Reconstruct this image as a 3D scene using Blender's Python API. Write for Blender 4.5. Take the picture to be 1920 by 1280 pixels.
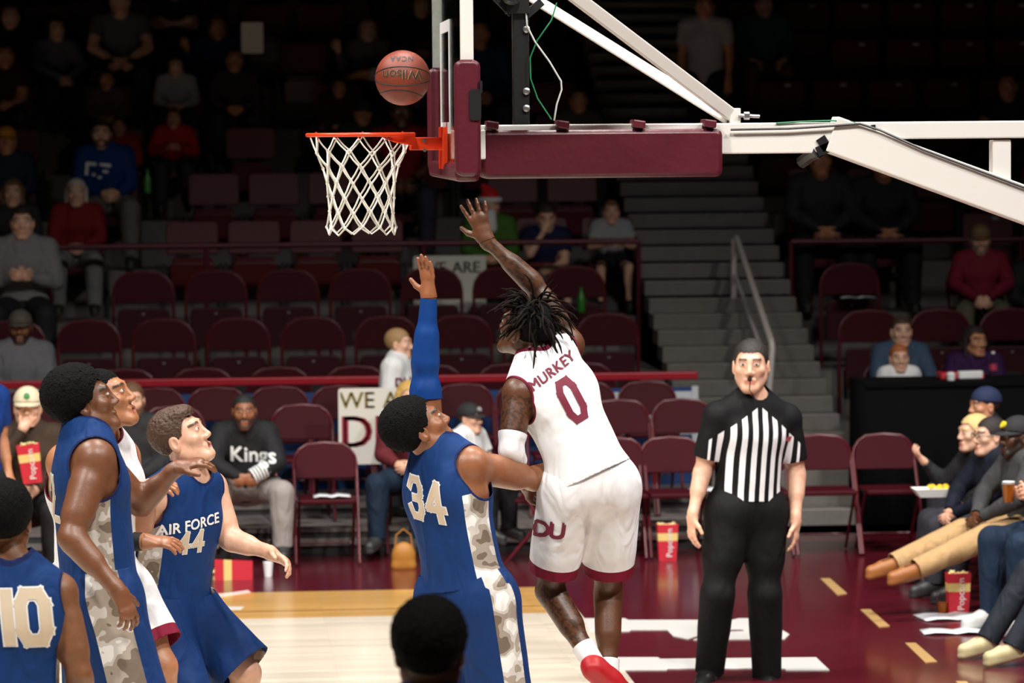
import bpy, bmesh, math, random
import numpy as np
from mathutils import Vector, Matrix
from mathutils.bvhtree import BVHTree

# ------------------------------------------------------------------ clear
for o in list(bpy.data.objects):
    bpy.data.objects.remove(o, do_unlink=True)
scene = bpy.context.scene
col = scene.collection
rnd = random.Random(7)

# ------------------------------------------------------------------ camera
FPX = 6550.0
YAW, PITCH, ROLL = math.radians(4.9), math.radians(-3.45), 0.008
CAM = Vector((0.0, 0.0, 3.06))
_F = Vector((math.sin(YAW)*math.cos(PITCH), math.cos(YAW)*math.cos(PITCH), math.sin(PITCH)))
_R0 = Vector((math.cos(YAW), -math.sin(YAW), 0.0))
_U0 = _R0.cross(_F)
_R = _R0*math.cos(ROLL) - _U0*math.sin(ROLL)      # right side of the frame dips a little
_U = _U0*math.cos(ROLL) + _R0*math.sin(ROLL)
cam_data = bpy.data.cameras.new('camera')
cam = bpy.data.objects.new('camera', cam_data)
col.objects.link(cam)
M = Matrix((( _R.x, _U.x, -_F.x, CAM.x), (_R.y, _U.y, -_F.y, CAM.y), (_R.z, _U.z, -_F.z, CAM.z), (0, 0, 0, 1)))
cam.matrix_world = M
cam_data.sensor_width = 36.0
cam_data.sensor_fit = 'HORIZONTAL'
cam_data.lens = FPX*36.0/1920.0
cam_data.clip_end = 300
cam_data.dof.use_dof = True
cam_data.dof.focus_distance = 15.2
cam_data.dof.aperture_fstop = 3.6
scene.camera = cam

def P(px, py, Y):
    """point of the place at court depth Y (metres from the camera's end) seen at this pixel"""
    d = _F + _R*((px-960.0)/FPX) - _U*((py-640.0)/FPX)
    t = (Y-CAM.y)/d.y
    return CAM + d*t

def floor_pt(px, py, z=0.0):
    d = _F + _R*((px-960.0)/FPX) - _U*((py-640.0)/FPX)
    t = (z-CAM.z)/d.z
    return CAM + d*t

# ------------------------------------------------------------------ world and light
world = bpy.data.worlds.new('arena_air'); scene.world = world
world.use_nodes = True
bg = world.node_tree.nodes['Background']
bg.inputs['Color'].default_value = (0, 0, 0, 1)      # closed hall: no sky, only its floodlights
bg.inputs['Strength'].default_value = 0.0
scene.view_settings.view_transform = 'Standard'
scene.view_settings.look = 'None'
scene.view_settings.gamma = 1.0
scene.view_settings.use_curve_mapping = False
scene.view_settings.exposure = 0.0

def spot(name, loc, target, watts, size_deg, blend, radius, color=(1, .97, .92)):
    d = bpy.data.lights.new(name, 'SPOT'); d.energy = watts; d.spot_size = math.radians(size_deg)
    d.spot_blend = blend; d.shadow_soft_size = radius; d.color = color
    o = bpy.data.objects.new(name, d); col.objects.link(o)
    o.location = loc
    o.rotation_euler = (Vector(target)-Vector(loc)).to_track_quat('-Z', 'Y').to_euler()
    return o
# rows of court floodlights hung over the playing floor
LIGHTS = []
for i, (lx, ly, tx, ty, w) in enumerate([
        (-6, 8, -3, 15.5, 5800), (3, 7, 2.5, 15.5, 5800), (10, 9, 5, 17, 5200),
        (-6, 17, -2, 18, 5200), (2, 18, 2, 18.5, 5200), (9, 18, 6, 19, 4200)]):
    LIGHTS.append(spot('court_floodlight_%d_offscreen' % (i+1), (lx, ly, 13.0), (tx, ty, 0.5), w, 72 if ly < 12 else 77, 0.8, 0.55))

# ------------------------------------------------------------------ helpers
def tag(o, label=None, cat=None, group=None, kind=None):
    if label: o['label'] = label
    if cat: o['category'] = cat
    if group: o['group'] = group
    if kind: o['kind'] = kind
    return o

def empty(name, loc, label=None, cat=None, group=None, rz=0.0):
    o = bpy.data.objects.new(name, None); col.objects.link(o)
    o.location = loc; o.rotation_euler = (0, 0, rz); o.empty_display_size = 0.1
    return tag(o, label, cat, group)

def link_mesh(name, me, mat=None, parent=None, smooth=False, local=False):
    o = bpy.data.objects.new(name, me); col.objects.link(o)
    if mat is not None and not me.materials:
        for m in (mat if isinstance(mat, (list, tuple)) else [mat]): me.materials.append(m)
    if smooth and len(me.polygons): me.polygons.foreach_set('use_smooth', [True]*len(me.polygons))
    if parent is not None:
        o.parent = parent
        if not local: o.matrix_parent_inverse = world_mat(parent).inverted()   # vertices are given in world space
    return o

def world_mat(o):
    m = o.matrix_basis.copy()
    if o.parent is not None: m = world_mat(o.parent) @ o.matrix_parent_inverse @ m
    return m

def np_mesh(name, V, F):
    me = bpy.data.meshes.new(name)
    me.from_pydata([tuple(map(float, v)) for v in V] if not isinstance(V, np.ndarray) else V.tolist(), [], F if isinstance(F, list) else F.tolist())
    me.update()
    return me

class MB:
    """collects boxes, tubes, lathes and prisms into one mesh"""
    def __init__(self): self.v = []; self.f = []
    def add(self, V, F):
        n = len(self.v); self.v += [tuple(v) for v in V]; self.f += [tuple(i+n for i in f) for f in F]; return self
    def box(self, c, s, R=None):
        c = Vector(c); h = Vector(s)/2
        V = []
        for x in (-1, 1):
            for y in (-1, 1):
                for z in (-1, 1):
                    q = Vector((x*h.x, y*h.y, z*h.z))
                    if R is not None: q = R @ q
                    V.append(c+q)
        return self.add(V, [(0, 1, 3, 2), (4, 6, 7, 5), (0, 4, 5, 1), (2, 3, 7, 6), (0, 2, 6, 4), (1, 5, 7, 3)])
    def rbox(self, c, s, r, R=None, seg=3):
        """box with rounded vertical-plane (local x/z outline) edges, extruded along local y"""
        c = Vector(c); hx, hy, hz = s[0]/2, s[1]/2, s[2]/2
        out = []
        for cx, cz, a0 in ((hx-r, hz-r, 0), (-hx+r, hz-r, 90), (-hx+r, -hz+r, 180), (hx-r, -hz+r, 270)):
            for i in range(seg+1):
                a = math.radians(a0+90*i/seg); out.append((cx+r*math.cos(a), cz+r*math.sin(a)))
        return self.prism(c, out, hy, R)
    def prism(self, c, outline, hy, R=None):
        n = len(outline); V = []
        for y in (-hy, hy):
            for (x, z) in outline:
                q = Vector((x, y, z))
                if R is not None: q = R @ q
                V.append(Vector(c)+q)
        F = [tuple(range(n)), tuple(range(2*n-1, n-1, -1))]
        for i in range(n):
            j = (i+1) % n; F.append((i, i+n, j+n, j))
        return self.add(V, F)
    def tube(self, pts, r, n=8, caps=True, closed=False):
        pts = [Vector(p) for p in pts]; rs = r if isinstance(r, (list, tuple)) else [r]*len(pts)
        V = []; F = []; m = len(pts)
        prev = None
        for i, p in enumerate(pts):
            if closed: t = pts[(i+1) % m]-pts[i-1]
            else: t = (pts[min(i+1, m-1)]-pts[max(i-1, 0)])
            t = t.normalized() if t.length > 1e-9 else Vector((0, 0, 1))
            if prev is None:
                a = Vector((0, 0, 1)) if abs(t.z) < .9 else Vector((1, 0, 0))
                x = t.cross(a).normalized()
            else:
                x = (prev - t*prev.dot(t)).normalized()
            prev = x; y = t.cross(x)
            for k in range(n):
                a = 2*math.pi*k/n; V.append(p + x*(rs[i]*math.cos(a)) + y*(rs[i]*math.sin(a)))
        rng = m if closed else m-1
        for i in range(rng):
            for k in range(n):
                a = i*n+k; b = i*n+(k+1) % n; c2 = ((i+1) % m)*n+(k+1) % n; d = ((i+1) % m)*n+k
                F.append((a, b, c2, d))
        if caps and not closed:
            F.append(tuple(range(n-1, -1, -1))); F.append(tuple((m-1)*n+k for k in range(n)))
        return self.add(V, F)
    def lathe(self, c, prof, n=20, R=None):
        V = []; F = []; m = len(prof)
        for (r, z) in prof:
            for k in range(n):
                a = 2*math.pi*k/n; q = Vector((r*math.cos(a), r*math.sin(a), z))
                if R is not None: q = R @ q
                V.append(Vector(c)+q)
        for i in range(m-1):
            for k in range(n):
                F.append((i*n+k, i*n+(k+1) % n, (i+1)*n+(k+1) % n, (i+1)*n+k))
        F.append(tuple(range(n-1, -1, -1))); F.append(tuple((m-1)*n+k for k in range(n)))
        return self.add(V, F)
    def build(self, name, mat, parent=None, smooth=False, bevel=0.0, local=False):
        me = bpy.data.meshes.new(name); me.from_pydata([tuple(v) for v in self.v], [], self.f); me.update()
        bm = bmesh.new(); bm.from_mesh(me); bmesh.ops.recalc_face_normals(bm, faces=bm.faces); bm.to_mesh(me); bm.free()
        o = link_mesh(name, me, mat, parent, smooth, local)
        if bevel > 0:
            b = o.modifiers.new('bevel', 'BEVEL'); b.width = bevel; b.segments = 2; b.limit_method = 'ANGLE'
        if smooth:
            try: me.set_sharp_from_angle(angle=math.radians(40))
            except Exception: pass
        return o

# ------------------------------------------------------------------ materials
MATS = {}
def mat(name, color, rough=0.6, metal=0.0, noise=0.0, nscale=20.0, bump=0.0, bscale=60.0, coat=0.0, emit=None, spec=None, alpha=None, trans=0.0, ior=1.45):
    if name in MATS: return MATS[name]
    m = bpy.data.materials.new(name); m.use_nodes = True
    nt = m.node_tree; b = nt.nodes['Principled BSDF']
    b.inputs['Base Color'].default_value = (*color, 1); b.inputs['Roughness'].default_value = rough
    b.inputs['Metallic'].default_value = metal
    b.inputs['Coat Weight'].default_value = coat; b.inputs['Coat Roughness'].default_value = 0.15
    if spec is not None: b.inputs['Specular IOR Level'].default_value = spec
    if trans: b.inputs['Transmission Weight'].default_value = trans; b.inputs['IOR'].default_value = ior
    if emit: b.inputs['Emission Color'].default_value = (*emit[0], 1); b.inputs['Emission Strength'].default_value = emit[1]
    if noise or bump:
        tc = nt.nodes.new('ShaderNodeTexCoord')
        if noise:
            n = nt.nodes.new('ShaderNodeTexNoise'); n.inputs['Scale'].default_value = nscale; n.inputs['Detail'].default_value = 4
            nt.links.new(tc.outputs['Object'], n.inputs['Vector'])
            mx = nt.nodes.new('ShaderNodeMix'); mx.data_type = 'RGBA'
            mx.inputs[6].default_value = (*[c*(1-noise) for c in color], 1); mx.inputs[7].default_value = (*[min(1, c*(1+noise)) for c in color], 1)
            nt.links.new(n.outputs['Fac'], mx.inputs[0]); nt.links.new(mx.outputs[2], b.inputs['Base Color'])
        if bump:
            n2 = nt.nodes.new('ShaderNodeTexNoise'); n2.inputs['Scale'].default_value = bscale; n2.inputs['Detail'].default_value = 3
            nt.links.new(tc.outputs['Object'], n2.inputs['Vector'])
            bp = nt.nodes.new('ShaderNodeBump'); bp.inputs['Strength'].default_value = bump; bp.inputs['Distance'].default_value = 0.02
            nt.links.new(n2.outputs['Fac'], bp.inputs['Height']); nt.links.new(bp.outputs['Normal'], b.inputs['Normal'])
    MATS[name] = m
    return m

def srgb(r, g, b):
    f = lambda c: (c/255/12.92) if c/255 <= .04045 else ((c/255+.055)/1.055)**2.4
    return (f(r), f(g), f(b))

def attr_node(nt, name):
    a = nt.nodes.new('ShaderNodeAttribute'); a.attribute_name = name; return a
def math_node(nt, op, a, b=None, clamp=False):
    n = nt.nodes.new('ShaderNodeMath'); n.operation = op; n.use_clamp = clamp
    for i, x in enumerate((a, b)):
        if x is None: continue
        if isinstance(x, (int, float)): n.inputs[i].default_value = x
        else: nt.links.new(x, n.inputs[i])
    return n.outputs[0]
def mix_col(nt, fac, a, b):
    m = nt.nodes.new('ShaderNodeMix'); m.data_type = 'RGBA'
    for i, x in ((0, fac), (6, a), (7, b)):
        if isinstance(x, (int, float)): m.inputs[i].default_value = x
        elif isinstance(x, tuple): m.inputs[i].default_value = (*x, 1)
        else: nt.links.new(x, m.inputs[i])
    return m.outputs[2]

def skin_material():
    m = bpy.data.materials.new('skin'); m.use_nodes = True; nt = m.node_tree; b = nt.nodes['Principled BSDF']
    a = attr_node(nt, 'Col')
    tc = nt.nodes.new('ShaderNodeTexCoord'); n = nt.nodes.new('ShaderNodeTexNoise'); n.inputs['Scale'].default_value = 35; n.inputs['Detail'].default_value = 5
    nt.links.new(tc.outputs['Object'], n.inputs['Vector'])
    f = math_node(nt, 'MULTIPLY_ADD', n.outputs['Fac'], 0.5); nt.nodes[-1].inputs[2].default_value = 0.75
    v = nt.nodes.new('ShaderNodeVectorMath'); v.operation = 'SCALE'
    nt.links.new(a.outputs['Color'], v.inputs[0]); nt.links.new(f, v.inputs['Scale'])
    nt.links.new(v.outputs[0], b.inputs['Base Color'])
    b.inputs['Roughness'].default_value = 0.42
    n2 = nt.nodes.new('ShaderNodeTexNoise'); n2.inputs['Scale'].default_value = 220
    nt.links.new(tc.outputs['Object'], n2.inputs['Vector'])
    bp = nt.nodes.new('ShaderNodeBump'); bp.inputs['Strength'].default_value = 0.12; bp.inputs['Distance'].default_value = 0.004
    nt.links.new(n2.outputs['Fac'], bp.inputs['Height']); nt.links.new(bp.outputs['Normal'], b.inputs['Normal'])
    return m
SKIN = skin_material()

def cloth_material(name, base, trim=None, trimw=0.012, side=None, side_thr=0.0, stripes=None, rough=0.75, fold=0.5, fscale=7, shade_noise=0.08):
    """fabric: base colour, optional edge trim (attr 'edge'), side panel (attr 'side') and stripes"""
    m = bpy.data.materials.new(name); m.use_nodes = True; nt = m.node_tree; b = nt.nodes['Principled BSDF']
    tc = nt.nodes.new('ShaderNodeTexCoord')
    n = nt.nodes.new('ShaderNodeTexNoise'); n.inputs['Scale'].default_value = 30; n.inputs['Detail'].default_value = 4
    nt.links.new(tc.outputs['Object'], n.inputs['Vector'])
    cur = mix_col(nt, n.outputs['Fac'], tuple(c*(1-shade_noise) for c in base), tuple(min(1, c*(1+shade_noise)) for c in base))
    if side is not None:
        a = attr_node(nt, 'side')
        if side == 'camo':
            v = nt.nodes.new('ShaderNodeTexNoise'); v.inputs['Scale'].default_value = 11; v.inputs['Detail'].default_value = 1.5
            nt.links.new(tc.outputs['Object'], v.inputs['Vector'])
            r = nt.nodes.new('ShaderNodeValToRGB'); r.color_ramp.interpolation = 'CONSTANT'
            e = r.color_ramp.elements
            e[0].position = 0; e[0].color = (*srgb(112, 98, 86), 1)
            e[1].position = 0.42; e[1].color = (*srgb(158, 146, 134), 1)
            for p, c in ((0.52, srgb(198, 192, 186)), (0.60, srgb(228, 226, 224))):
                x = e.new(p); x.color = (*c, 1)
            nt.links.new(v.outputs['Fac'], r.inputs['Fac']); sc = r.outputs['Color']
        else: sc = side
        cur = mix_col(nt, math_node(nt, 'GREATER_THAN', a.outputs['Fac'], side_thr), cur, sc)
    if stripes is not None:
        width, c2, lo, hi = stripes
        a = attr_node(nt, 'u')
        fr = math_node(nt, 'FRACT', math_node(nt, 'ADD', math_node(nt, 'DIVIDE', a.outputs['Fac'], width), 50.75))
        st = math_node(nt, 'LESS_THAN', fr, 0.52)
        s2 = attr_node(nt, 'mask')
        cur = mix_col(nt, math_node(nt, 'MULTIPLY', st, math_node(nt, 'GREATER_THAN', s2.outputs['Fac'], 0.0)), cur, c2)
    if trim is not None:
        a = attr_node(nt, 'edge')
        cur = mix_col(nt, math_node(nt, 'LESS_THAN', a.outputs['Fac'], trimw), cur, trim)
    if isinstance(cur, tuple): b.inputs['Base Color'].default_value = (*cur, 1)
    else: nt.links.new(cur, b.inputs['Base Color'])
    b.inputs['Roughness'].default_value = rough
    b.inputs['Specular IOR Level'].default_value = 0.22
    w = nt.nodes.new('ShaderNodeTexNoise'); w.inputs['Scale'].default_value = fscale; w.inputs['Detail'].default_value = 1.5; w.inputs['Distortion'].default_value = 0.9
    mp = nt.nodes.new('ShaderNodeMapping'); mp.inputs['Scale'].default_value = (1.6, 1.6, 0.7)
    nt.links.new(tc.outputs['Object'], mp.inputs['Vector']); nt.links.new(mp.outputs['Vector'], w.inputs['Vector'])
    bp = nt.nodes.new('ShaderNodeBump'); bp.inputs['Strength'].default_value = fold; bp.inputs['Distance'].default_value = 0.05
    nt.links.new(w.outputs['Fac'], bp.inputs['Height']); nt.links.new(bp.outputs['Normal'], b.inputs['Normal'])
    return m
_cl = {}
def cloth(rgb, **kw):
    key = (tuple(round(c, 3) for c in rgb), tuple(sorted((k, str(v)) for k, v in kw.items())))
    if key not in _cl: _cl[key] = cloth_material('cloth', rgb, **kw)
    return _cl[key]

# ------------------------------------------------------------------ implicit-surface modelling of bodies
def cone(a, b, ra, rb, k=.02, flat=None):
    return ['c', np.array(a, float), np.array(b, float), float(ra), float(rb), k, flat]
def ell(c, rad, R=None, k=.02, sub=False):
    return ['e', np.array(c, float), np.array(rad, float), np.eye(3) if R is None else np.array(R, float), k, sub]

def inflate(p, d):
    p = list(p)
    if p[0] == 'c':
        p[3] += d; p[4] += d
        if p[6] is not None:
            n, f = p[6]; r = max(p[3], p[4]); p[6] = (n, min(1.0, (f*(r-d)+d)/r))
    else: p[2] = p[2]+d
    return p

def prim_bbox(p, m):
    if p[0] == 'c':
        r = max(p[3], p[4])+m
        return np.minimum(p[1], p[2])-r, np.maximum(p[1], p[2])+r
    r = p[2].max()+m
    return p[1]-r, p[1]+r

def prim_dist(p, X, Y, Z):
    if p[0] == 'c':
        a, b, ra, rb, _, flat = p[1:]
        qx, qy, qz = X-a[0], Y-a[1], Z-a[2]; ba = b-a
        if flat is not None:
            n, f = flat; g = 1.0/f-1.0
            dn = qx*n[0]+qy*n[1]+qz*n[2]
            qx = qx+n[0]*dn*g; qy = qy+n[1]*dn*g; qz = qz+n[2]*dn*g
            ba = ba+n*(ba@n)*g
        L = max(ba@ba, 1e-12)
        t = np.clip((qx*ba[0]+qy*ba[1]+qz*ba[2])/L, 0, 1)
        ex, ey, ez = qx-t*ba[0], qy-t*ba[1], qz-t*ba[2]
        ln = np.sqrt(ex*ex+ey*ey+ez*ez)
        d = ln-(ra+t*(rb-ra))
        if flat is not None:
            c = (ex*n[0]+ey*n[1]+ez*n[2])/np.maximum(ln, 1e-6)
            d = d/np.sqrt(1-c*c+c*c/(f*f))
        return d
    c, rad, R, _, _ = p[1:]
    qx, qy, qz = X-c[0], Y-c[1], Z-c[2]
    l0 = R[0, 0]*qx+R[0, 1]*qy+R[0, 2]*qz; l1 = R[1, 0]*qx+R[1, 1]*qy+R[1, 2]*qz; l2 = R[2, 0]*qx+R[2, 1]*qy+R[2, 2]*qz
    k0 = np.sqrt((l0/rad[0])**2+(l1/rad[1])**2+(l2/rad[2])**2)
    k1 = np.sqrt((l0/rad[0]**2)**2+(l1/rad[1]**2)**2+(l2/rad[2]**2)**2)
    return k0*(k0-1)/np.maximum(k1, 1e-6)

def field_mesh(prims, h, lo=None, hi=None, noise=None):
    """sample the smooth union of prims and mesh its surface (surface nets)"""
    bbs = [prim_bbox(p, h*2) for p in prims if not (p[0] == 'e' and p[5])]
    L = np.min([b[0] for b in bbs], 0); H = np.max([b[1] for b in bbs], 0)
    if lo is not None: L = np.maximum(L, lo); H = np.minimum(H, hi)
    n = np.maximum(np.ceil((H-L)/h).astype(int)+1, 3)
    ax = [(L[i]+h*np.arange(n[i])).astype(np.float32) for i in range(3)]
    Fd = np.full(n, 10.0, np.float32)
    for p in prims:
        k = p[5] if p[0] == 'c' else p[4]
        a, b = prim_bbox(p, k+3*h)
        i0 = np.clip(np.floor((a-L)/h).astype(int), 0, n); i1 = np.clip(np.ceil((b-L)/h).astype(int)+1, 0, n)
        if np.any(i1 <= i0): continue
        s = tuple(slice(i0[i], i1[i]) for i in range(3))
        d = prim_dist(p, ax[0][s[0]][:, None, None], ax[1][s[1]][None, :, None], ax[2][s[2]][None, None, :]).astype(np.float32)
        cur = Fd[s]
        if p[0] == 'e' and p[5]:
            d = -d; hh = np.maximum(k-np.abs(cur-d), 0)/k
            Fd[s] = np.maximum(cur, d)+hh*hh*k*.25
        else:
            hh = np.maximum(k-np.abs(cur-d), 0)/k
            Fd[s] = np.minimum(cur, d)-hh*hh*k*.25
    if noise is not None:
        Fd += noise(ax[0][:, None, None], ax[1][None, :, None], ax[2][None, None, :]).astype(np.float32)
    return nets(Fd, L, h)

def nets(Fd, L, h):
    S = Fd < 0
    nx, ny, nz = Fd.shape
    off = [(i, j, k) for i in (0, 1) for j in (0, 1) for k in (0, 1)]
    cnt = np.zeros((nx-1, ny-1, nz-1), np.int8)
    for (i, j, k) in off: cnt += S[i:nx-1+i, j:ny-1+j, k:nz-1+k]
    act = (cnt > 0) & (cnt < 8)
    I, J, K = np.nonzero(act)
    idx = np.full(act.shape, -1, np.int64); idx[I, J, K] = np.arange(len(I))
    pos = np.zeros((len(I), 3)); c = np.zeros(len(I))
    vals = {o: Fd[I+o[0], J+o[1], K+o[2]] for o in off}
    for o in off:
        for a in range(3):
            if o[a] == 1: continue
            q = list(o); q[a] = 1; q = tuple(q)
            f0, f1 = vals[o], vals[q]; m = (f0 < 0) != (f1 < 0)
            t = np.where(m, f0/np.where(m, f0-f1, 1), 0)
            for ax_ in range(3):
                pos[:, ax_] += np.where(m, o[ax_]+(t if ax_ == a else 0), 0)
            c += m
    V = L+h*(np.stack([I, J, K], 1)+pos/np.maximum(c, 1)[:, None])
    faces = []
    for a in range(3):
        b_, c_ = (a+1) % 3, (a+2) % 3
        sl0 = [slice(None)]*3; sl1 = [slice(None)]*3
        sl0[a] = slice(0, -1); sl1[a] = slice(1, None)
        s0 = S[tuple(sl0)]; s1 = S[tuple(sl1)]
        E = np.nonzero(s0 != s1)
        E = [e for e in E]
        ok = (E[b_] >= 1) & (E[c_] >= 1) & (E[b_] < Fd.shape[b_]-1) & (E[c_] < Fd.shape[c_]-1)
        E = [e[ok] for e in E]
        def cell(db, dc):
            q = [e.copy() for e in E]; q[b_] = q[b_]+db; q[c_] = q[c_]+dc
            return idx[q[0], q[1], q[2]]
        quad = np.stack([cell(-1, -1), cell(0, -1), cell(0, 0), cell(-1, 0)], 1)
        fl = s1[tuple(E)]
        quad[fl] = quad[fl][:, ::-1]
        faces.append(quad)
    Q = np.concatenate(faces)
    Q = Q[(Q >= 0).all(1)]
    T = np.concatenate([Q[:, [0, 1, 2]], Q[:, [0, 2, 3]]])
    return V, T

def clip_mesh(V, T, g):
    """keep the part of a triangle mesh where g > 0, cutting triangles cleanly; returns V, T, g"""
    inside = g > 0
    c = inside[T].sum(1)
    keep = T[c == 3]
    newV = []; newT = []; cache = {}
    base = len(V)
    def cut(i, j):
        key = (i, j) if i < j else (j, i)
        if key in cache: return cache[key]
        t = g[i]/(g[i]-g[j]); newV.append(V[i]+t*(V[j]-V[i])); cache[key] = base+len(newV)-1
        return cache[key]
    for tri in T[(c == 1) | (c == 2)]:
        poly = []
        for a in range(3):
            i, j = int(tri[a]), int(tri[(a+1) % 3])
            if inside[i]: poly.append(i)
            if inside[i] != inside[j]: poly.append(cut(i, j))
        for a in range(1, len(poly)-1): newT.append((poly[0], poly[a], poly[a+1]))
    VV = np.concatenate([V, np.array(newV).reshape(-1, 3)]); gg = np.concatenate([g, np.zeros(len(newV))])
    TT = np.concatenate([keep, np.array(newT, dtype=np.int64).reshape(-1, 3)])
    used = np.unique(TT); re = np.full(len(VV), -1, np.int64); re[used] = np.arange(len(used))
    return VV[used], re[TT], gg[used]

def smooth_mesh(V, T, it=1, lam=.5):
    n = len(V)
    for _ in range(it):
        acc = np.zeros((n, 3)); c = np.zeros(n)
        for a, b in ((0, 1), (1, 2), (2, 0)):
            for i, j in ((a, b), (b, a)):
                for x in range(3): acc[:, x] += np.bincount(T[:, i], V[T[:, j], x], n)
                c += np.bincount(T[:, i], minlength=n)
        V = V+lam*(acc/np.maximum(c, 1)[:, None]-V)
    return V

def fast_mesh(name, V, T, attrs=None, colors=None):
    me = bpy.data.meshes.new(name)
    n, m = len(V), len(T)
    me.vertices.add(n); me.vertices.foreach_set('co', np.ascontiguousarray(V, dtype=np.float32).ravel())
    me.loops.add(m*3); me.loops.foreach_set('vertex_index', np.ascontiguousarray(T, dtype=np.int32).ravel())
    me.polygons.add(m); me.polygons.foreach_set('loop_start', np.arange(0, m*3, 3, dtype=np.int32))
    me.polygons.foreach_set('use_smooth', np.ones(m, bool))
    me.update(calc_edges=True); me.validate()
    for k, v in (attrs or {}).items():
        a = me.attributes.new(k, 'FLOAT', 'POINT'); a.data.foreach_set('value', np.ascontiguousarray(v, dtype=np.float32))
    if colors is not None:
        a = me.attributes.new('Col', 'FLOAT_COLOR', 'POINT')
        c4 = np.ones((n, 4), np.float32); c4[:, :3] = colors; a.data.foreach_set('color', c4.ravel())
    return me

def A(v): return np.array(v, float)
def unit(v):
    v = A(v); return v/max(np.linalg.norm(v), 1e-9)
# ------------------------------------------------------------------ people
def frame(J):
    T = unit(J['neck']-J['pel']); r = J['sh_r']-J['sh_l']; Rr = unit(r-T*(r@T)); Fw = np.cross(T, Rr)
    return Rr, Fw, T

def hand_prims(w, d, n, side, curl=.35, spread=.12, sc=1.0, thumb=.6, pinch=0.0):
    """palm, four unequal bent fingers and a thumb leaving the side of the palm"""
    w = A(w); d = unit(d); n = A(n); n = unit(n-d*(n@d)); l = np.cross(d, n)*(1 if side == 'r' else -1)
    out = []
    kn = w+d*.088*sc
    out.append(('hand', cone(w+d*.012*sc, kn-d*.012*sc, .030*sc, .040*sc, .012, (n, .42))))
    out.append(('hand', cone(w-d*.02*sc, w+d*.03*sc, .027*sc, .030*sc, .02, (n, .72))))
    for i, (off, ln) in enumerate(((.031, .074), (.0105, .083), (-.0105, .077), (-.031, .061))):
        p = kn+l*off*sc-d*(.004*abs(i-1.2))*sc
        a = spread*(1.3-i*.85); dd = unit(d*math.cos(a)+l*math.sin(a))
        c = curl*(1+.12*i)
        for s_, (fr, r0, r1) in enumerate(((.45, .0096, .0088), (.32, .0088, .0080), (.25, .0080, .0068))):
            ang = c*(0.7 if s_ == 0 else 1.0)
            nn = unit(n-dd*(n@dd)); dd2 = unit(dd*math.cos(ang)+nn*math.sin(ang))
            q = p+dd2*ln*fr*sc
            out.append(('hand', cone(p, q, r0*sc, r1*sc, .005)))
            n_new = unit(nn*math.cos(ang)-dd*math.sin(ang)); dd = dd2; p = q; n = n_new if s_ < 2 else n
        n = A(n)
        n = unit(np.cross(l, d)*(1 if side == 'l' else -1)) if False else hand_n(d, l, side)
    b = w+d*.022*sc+l*.026*sc
    td = unit(d*.62+l*(.75*thumb+.1)+n*.35)
    m = b+td*.042*sc; td2 = unit(td*.8+d*.5+n*.1)
    out.append(('hand', cone(b, m, .0145*sc, .0115*sc, .012)))
    out.append(('hand', cone(m, m+td2*.034*sc, .0110*sc, .0088*sc, .005)))
    return out
def hand_n(d, l, side):
    # palm normal back from finger direction and thumb side
    n = np.cross(l, d) if side == 'r' else np.cross(d, l)
    return unit(n)

def head_prims(c, f, u, s=1.0, mouth=0.0, jaw=1.0):
    c = A(c); f = unit(f); u = A(u); u = unit(u-f*(u@f)); r = np.cross(f, u)
    R = np.stack([r, f, u])
    L = lambda x, y, z: c+(r*x+f*y+u*z)*s
    o = []
    E = lambda x, y, z, a, b, d, k=.02, sub=False: o.append(('head', ell(L(x, y, z), (a*s, b*s, d*s), R, k*s, sub)))
    C = lambda p, q, ra, rb, k=.02: o.append(('head', cone(L(*p), L(*q), ra*s, rb*s, k*s)))
    E(0, -.016, .036, .075, .096, .084)
    E(0, .026, -.030, .060, .064, .082, .04)
    for sx in (-1, 1):
        C((sx*.053, .0, -.052), (sx*.022, .066, -.098), .020, .017*jaw, .03)
        E(sx*.046, .058, -.018, .020, .022, .018, .025)
    C((-.014, .074, -.100), (.014, .074, -.100), .019*jaw, .019*jaw, .025)
    C((-.034, .080, .030), (.034, .080, .030), .013, .013, .02)
    for sx in (-1, 1): E(sx*.033, .104, .010, .019, .018, .013, .014, True)
    C((0, .088, .014), (0, .1065, -.026), .0085, .0115, .016)
    for sx in (-1, 1): E(sx*.0125, .096, -.031, .0095, .011, .0085, .010)
    C((-.019, .086, -.062), (.019, .086, -.062), .0095, .0095, .008)
    C((-.016, .085, -.0755), (.016, .085, -.0755), .0095, .0095, .008)
    if mouth > 0: E(0, .100, -.069, .020, .022, .005+.012*mouth, .006, True)
    for sx in (-1, 1):
        E(sx*.031, .079, .010, .0145, .0135, .0125, .004)
        o.append(('head', ell(L(sx*.079, -.008, -.006), (.010*s, .021*s, .033*s), R, .008*s)))
        o.append(('head', ell(L(sx*.087, -.002, -.004), (.006*s, .010*s, .018*s), R, .004*s, True)))
    return o, (c, r, f, u, s)

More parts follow.
